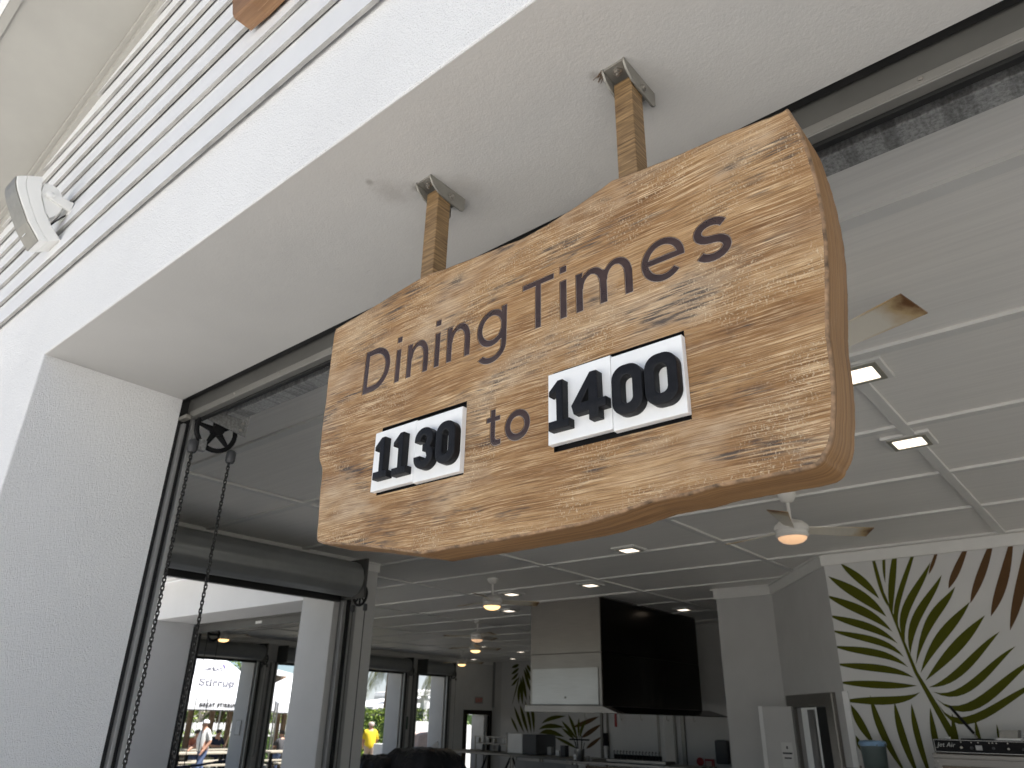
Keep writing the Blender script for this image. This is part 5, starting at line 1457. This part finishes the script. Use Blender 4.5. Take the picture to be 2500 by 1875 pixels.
# ------------------------------------------------------------------ people
def person(label, pos, face, J, cloth, head=None, cap=None, hairm='hair', lying=False, group=None, scale=1.0):
    """one skinned body; J: joint positions (forward, left, up) in metres from pos"""
    ca, sa = math.cos(face), math.sin(face)
    def Wp(p):
        p = Vector(p) * scale
        return Vector((pos[0] + p.x * ca - p.y * sa, pos[1] + p.x * sa + p.y * ca, pos[2] + p.z))
    t = thing('person', label, 'person', pos, group)
    names, verts, rad, edges = [], [], [], []
    def addj(n, p, r, par):
        names.append(n); verts.append(Wp(p) - Vector(pos)); rad.append(r * scale)
        if par: edges.append((names.index(par), len(names) - 1))
    addj('pelvis', J['pelvis'], .135, None)
    pv_, chv = Vector(J['pelvis']), Vector(J['chest'])
    addj('belly', pv_.lerp(chv, .45) + Vector((J.get('belly', 0.0), 0, 0)), J.get('br', .14), 'pelvis')
    addj('chest', J['chest'], .145, 'belly')
    addj('neck', J['neck'], .055, 'chest')
    hv = Vector(J['head'])
    nk = Vector(J['neck'])
    addj('jaw', nk.lerp(hv, .45) + Vector((.015, 0, 0)), .068, 'neck')
    addj('skull', hv, .088, 'jaw')
    addj('crown_top', hv + Vector((-.01, 0, .075)), .055, 'skull')
    addj('nose', hv + Vector((.095, 0, -.03)), .016, 'skull')
    for s in 'lr':
        addj('shoulder' + s, J['sh' + s], .068, 'chest')
        addj('elbow' + s, J['el' + s], .050, 'shoulder' + s)
        addj('wrist' + s, J['wr' + s], .034, 'elbow' + s)
        d = (Vector(J['wr' + s]) - Vector(J['el' + s])).normalized()
        addj('palm' + s, Vector(J['wr' + s]) + d * .06, .038, 'wrist' + s)
        addj('fingers' + s, Vector(J['wr' + s]) + d * .15 + Vector((.02, 0, -.02)), .020, 'palm' + s)
        addj('thumb' + s, Vector(J['wr' + s]) + d * .08 + Vector((.045, 0, .01)), .014, 'palm' + s)
        addj('hip' + s, J['hi' + s], .100, 'pelvis')
        addj('knee' + s, J['kn' + s], .068, 'hip' + s)
        addj('ankle' + s, J['an' + s], .045, 'knee' + s)
        addj('toe' + s, Vector(J['an' + s]) + Vector((.16, 0, -.045)), .042, 'ankle' + s)
    me = bpy.data.meshes.new('body')
    me.from_pydata(verts, edges, [])
    o = bpy.data.objects.new('body', me)
    COL.objects.link(o)
    sk = o.modifiers.new('skin', 'SKIN')
    for i, r_ in enumerate(rad):
        sv = me.skin_vertices[0].data[i]
        sv.radius = (r_, r_)
        sv.use_root = (i == 0)
    sb = o.modifiers.new('sub', 'SUBSURF'); sb.levels = 2; sb.render_levels = 2
    dg_ = bpy.context.evaluated_depsgraph_get()
    em = bpy.data.meshes.new_from_object(o.evaluated_get(dg_))
    o.modifiers.clear()
    o.data = em
    o.parent = t
    em.materials.clear()
    for mm in cloth['mats']:
        em.materials.append(mm)
    segs = [(i, j) for i, j in edges]
    for p in em.polygons:
        c = p.center
        best, bn = 1e9, None
        for (i, j) in segs:
            a, b_ = verts[i], verts[j]
            ab = b_ - a
            k = max(0, min(1, (c - a).dot(ab) / ab.length_squared))
            d = (a + ab * k - c).length - .5 * (rad[i] + (rad[j] - rad[i]) * k)
            if d < best:
                best, bn = d, (names[i], names[j], k)
        p.material_index = cloth['rule'](bn)
        p.use_smooth = True
    hc = Wp(J['head'])
    fwd = (Wp(Vector(J['head']) + Vector((1, 0, 0))) - hc).normalized()
    if cap:
        cm = MB()
        cm.lathe(hc + Vector((0, 0, .025)) - fwd * .008, [(.104, 0), (.103, .03), (.088, .065), (.05, .09), (.0001, .098)], 16)
        sd = fwd.cross(Vector((0, 0, 1)))
        cm.add([hc + fwd * .07 + sd * .07 + Vector((0, 0, .03)), hc + fwd * .07 - sd * .07 + Vector((0, 0, .03)), hc + fwd * .185 - sd * .045 + Vector((0, 0, .012)), hc + fwd * .185 + sd * .045 + Vector((0, 0, .012)),
                hc + fwd * .07 + sd * .07 + Vector((0, 0, .04)), hc + fwd * .07 - sd * .07 + Vector((0, 0, .04)), hc + fwd * .185 - sd * .045 + Vector((0, 0, .02)), hc + fwd * .185 + sd * .045 + Vector((0, 0, .02))],
               [(0, 1, 2, 3), (4, 5, 6, 7), (0, 1, 5, 4), (2, 3, 7, 6), (0, 3, 7, 4), (1, 2, 6, 5)])
        cm.build('cap', cap, t, smooth=50)
    else:
        MB().lathe(hc + Vector((0, 0, .005)) - fwd * .02, [(.098, -.02), (.102, .02), (.09, .06), (.05, .092), (.0001, .098)], 14).build('hair', M[hairm], t, smooth=60)
    return t
def rule(sleeve=.55, trouser=True):
    def f(bn):
        a, b_, k = bn
        if a in ('neck', 'jaw', 'skull') or b_ in ('jaw',): return 0
        if a == 'chest' and b_ == 'neck': return 1 if k < .55 else 0
        if a.startswith('elbow') or a.startswith('wrist') or a.startswith('palm'): return 0
        if a.startswith('shoulder'): return 1 if k < sleeve + .3 else 0
        if a.startswith('hip') or a.startswith('knee') or a.startswith('ankle'): return (3 if a.startswith('ankle') else 2)
        if a == 'pelvis' and b_.startswith('hip'): return 1 if k < .35 else 2
        return 1
    return f
walk = dict(pelvis=(0, 0, .86), chest=(.01, 0, 1.24), neck=(.03, 0, 1.42), head=(.055, 0, 1.53), belly=.05, br=.165,
            shl=(.01, .17, 1.33), ell=(-.05, .24, 1.08), wrl=(.10, .23, .88), shr=(.01, -.17, 1.33), elr=(.02, -.25, 1.06), wrr=(.22, -.20, .93),
            hil=(0, .09, .80), knl=(.14, .09, .47), anl=(.12, .09, .09), hir=(0, -.09, .80), knr=(-.06, -.09, .45), anr=(-.26, -.09, .14))
person('man walking in a white cap, white shirt and blue jeans', (-21.3, 11.93, GZ), R(-90), walk, dict(mats=[M['skin'], M['shirt_w'], M['denim'], M['white']], rule=rule()), cap=M['white'])
stand = dict(pelvis=(0, 0, .88), chest=(.0, 0, 1.26), neck=(.02, 0, 1.43), head=(.03, 0, 1.55), br=.15,
             shl=(.0, .18, 1.35), ell=(.02, .25, 1.10), wrl=(.16, .20, .95), shr=(0, -.18, 1.35), elr=(.03, -.25, 1.10), wrr=(.18, -.18, .97),
             hil=(0, .09, .82), knl=(.02, .09, .46), anl=(0, .09, .08), hir=(0, -.09, .82), knr=(.01, -.09, .46), anr=(-.02, -.09, .08))
person('man in a yellow shirt standing with his back to the hall', (-20.9, 17.6, GZ), R(150), stand, dict(mats=[M['skin'], M['shirt_y'], M['khaki'], M['black']], rule=rule()), hairm='cover')
sit = dict(pelvis=(0, 0, .52), chest=(.06, 0, .92), neck=(.10, 0, 1.09), head=(.14, 0, 1.21), br=.15,
           shl=(.06, .18, 1.01), ell=(.16, .24, .80), wrl=(.38, .12, .80), shr=(.06, -.18, 1.01), elr=(.16, -.24, .80), wrr=(.38, -.12, .80),
           hil=(.02, .10, .50), knl=(.42, .11, .50), anl=(.40, .11, .10), hir=(.02, -.10, .50), knr=(.42, -.11, .50), anr=(.40, -.11, .10))
person('person in rust orange seated left of the walking man', (-25.0, 13.65, GZ), R(0), sit, dict(mats=[M['skin'], M['shirt_r'], M['denim'], M['black']], rule=rule()), group='people seated at the picnic tables')
person('person in a pink shirt seated at the right table', (-24.9, 17.15, GZ), R(0), sit, dict(mats=[M['skin'], M['shirt_p'], M['shirt_k'], M['black']], rule=rule()), group='people seated at the picnic tables')
person('person in dark clothes seated across from the pink shirt', (-24.3, 16.55, GZ), R(180), sit, dict(mats=[M['skin'], M['shirt_k'], M['denim'], M['black']], rule=rule()), group='people seated at the picnic tables')
person('person in navy seated right of the walking man', (-25.6, 14.75, GZ), R(0), sit, dict(mats=[M['skin'], M['navy'], M['navy'], M['black']], rule=rule()), group='people seated at the picnic tables')
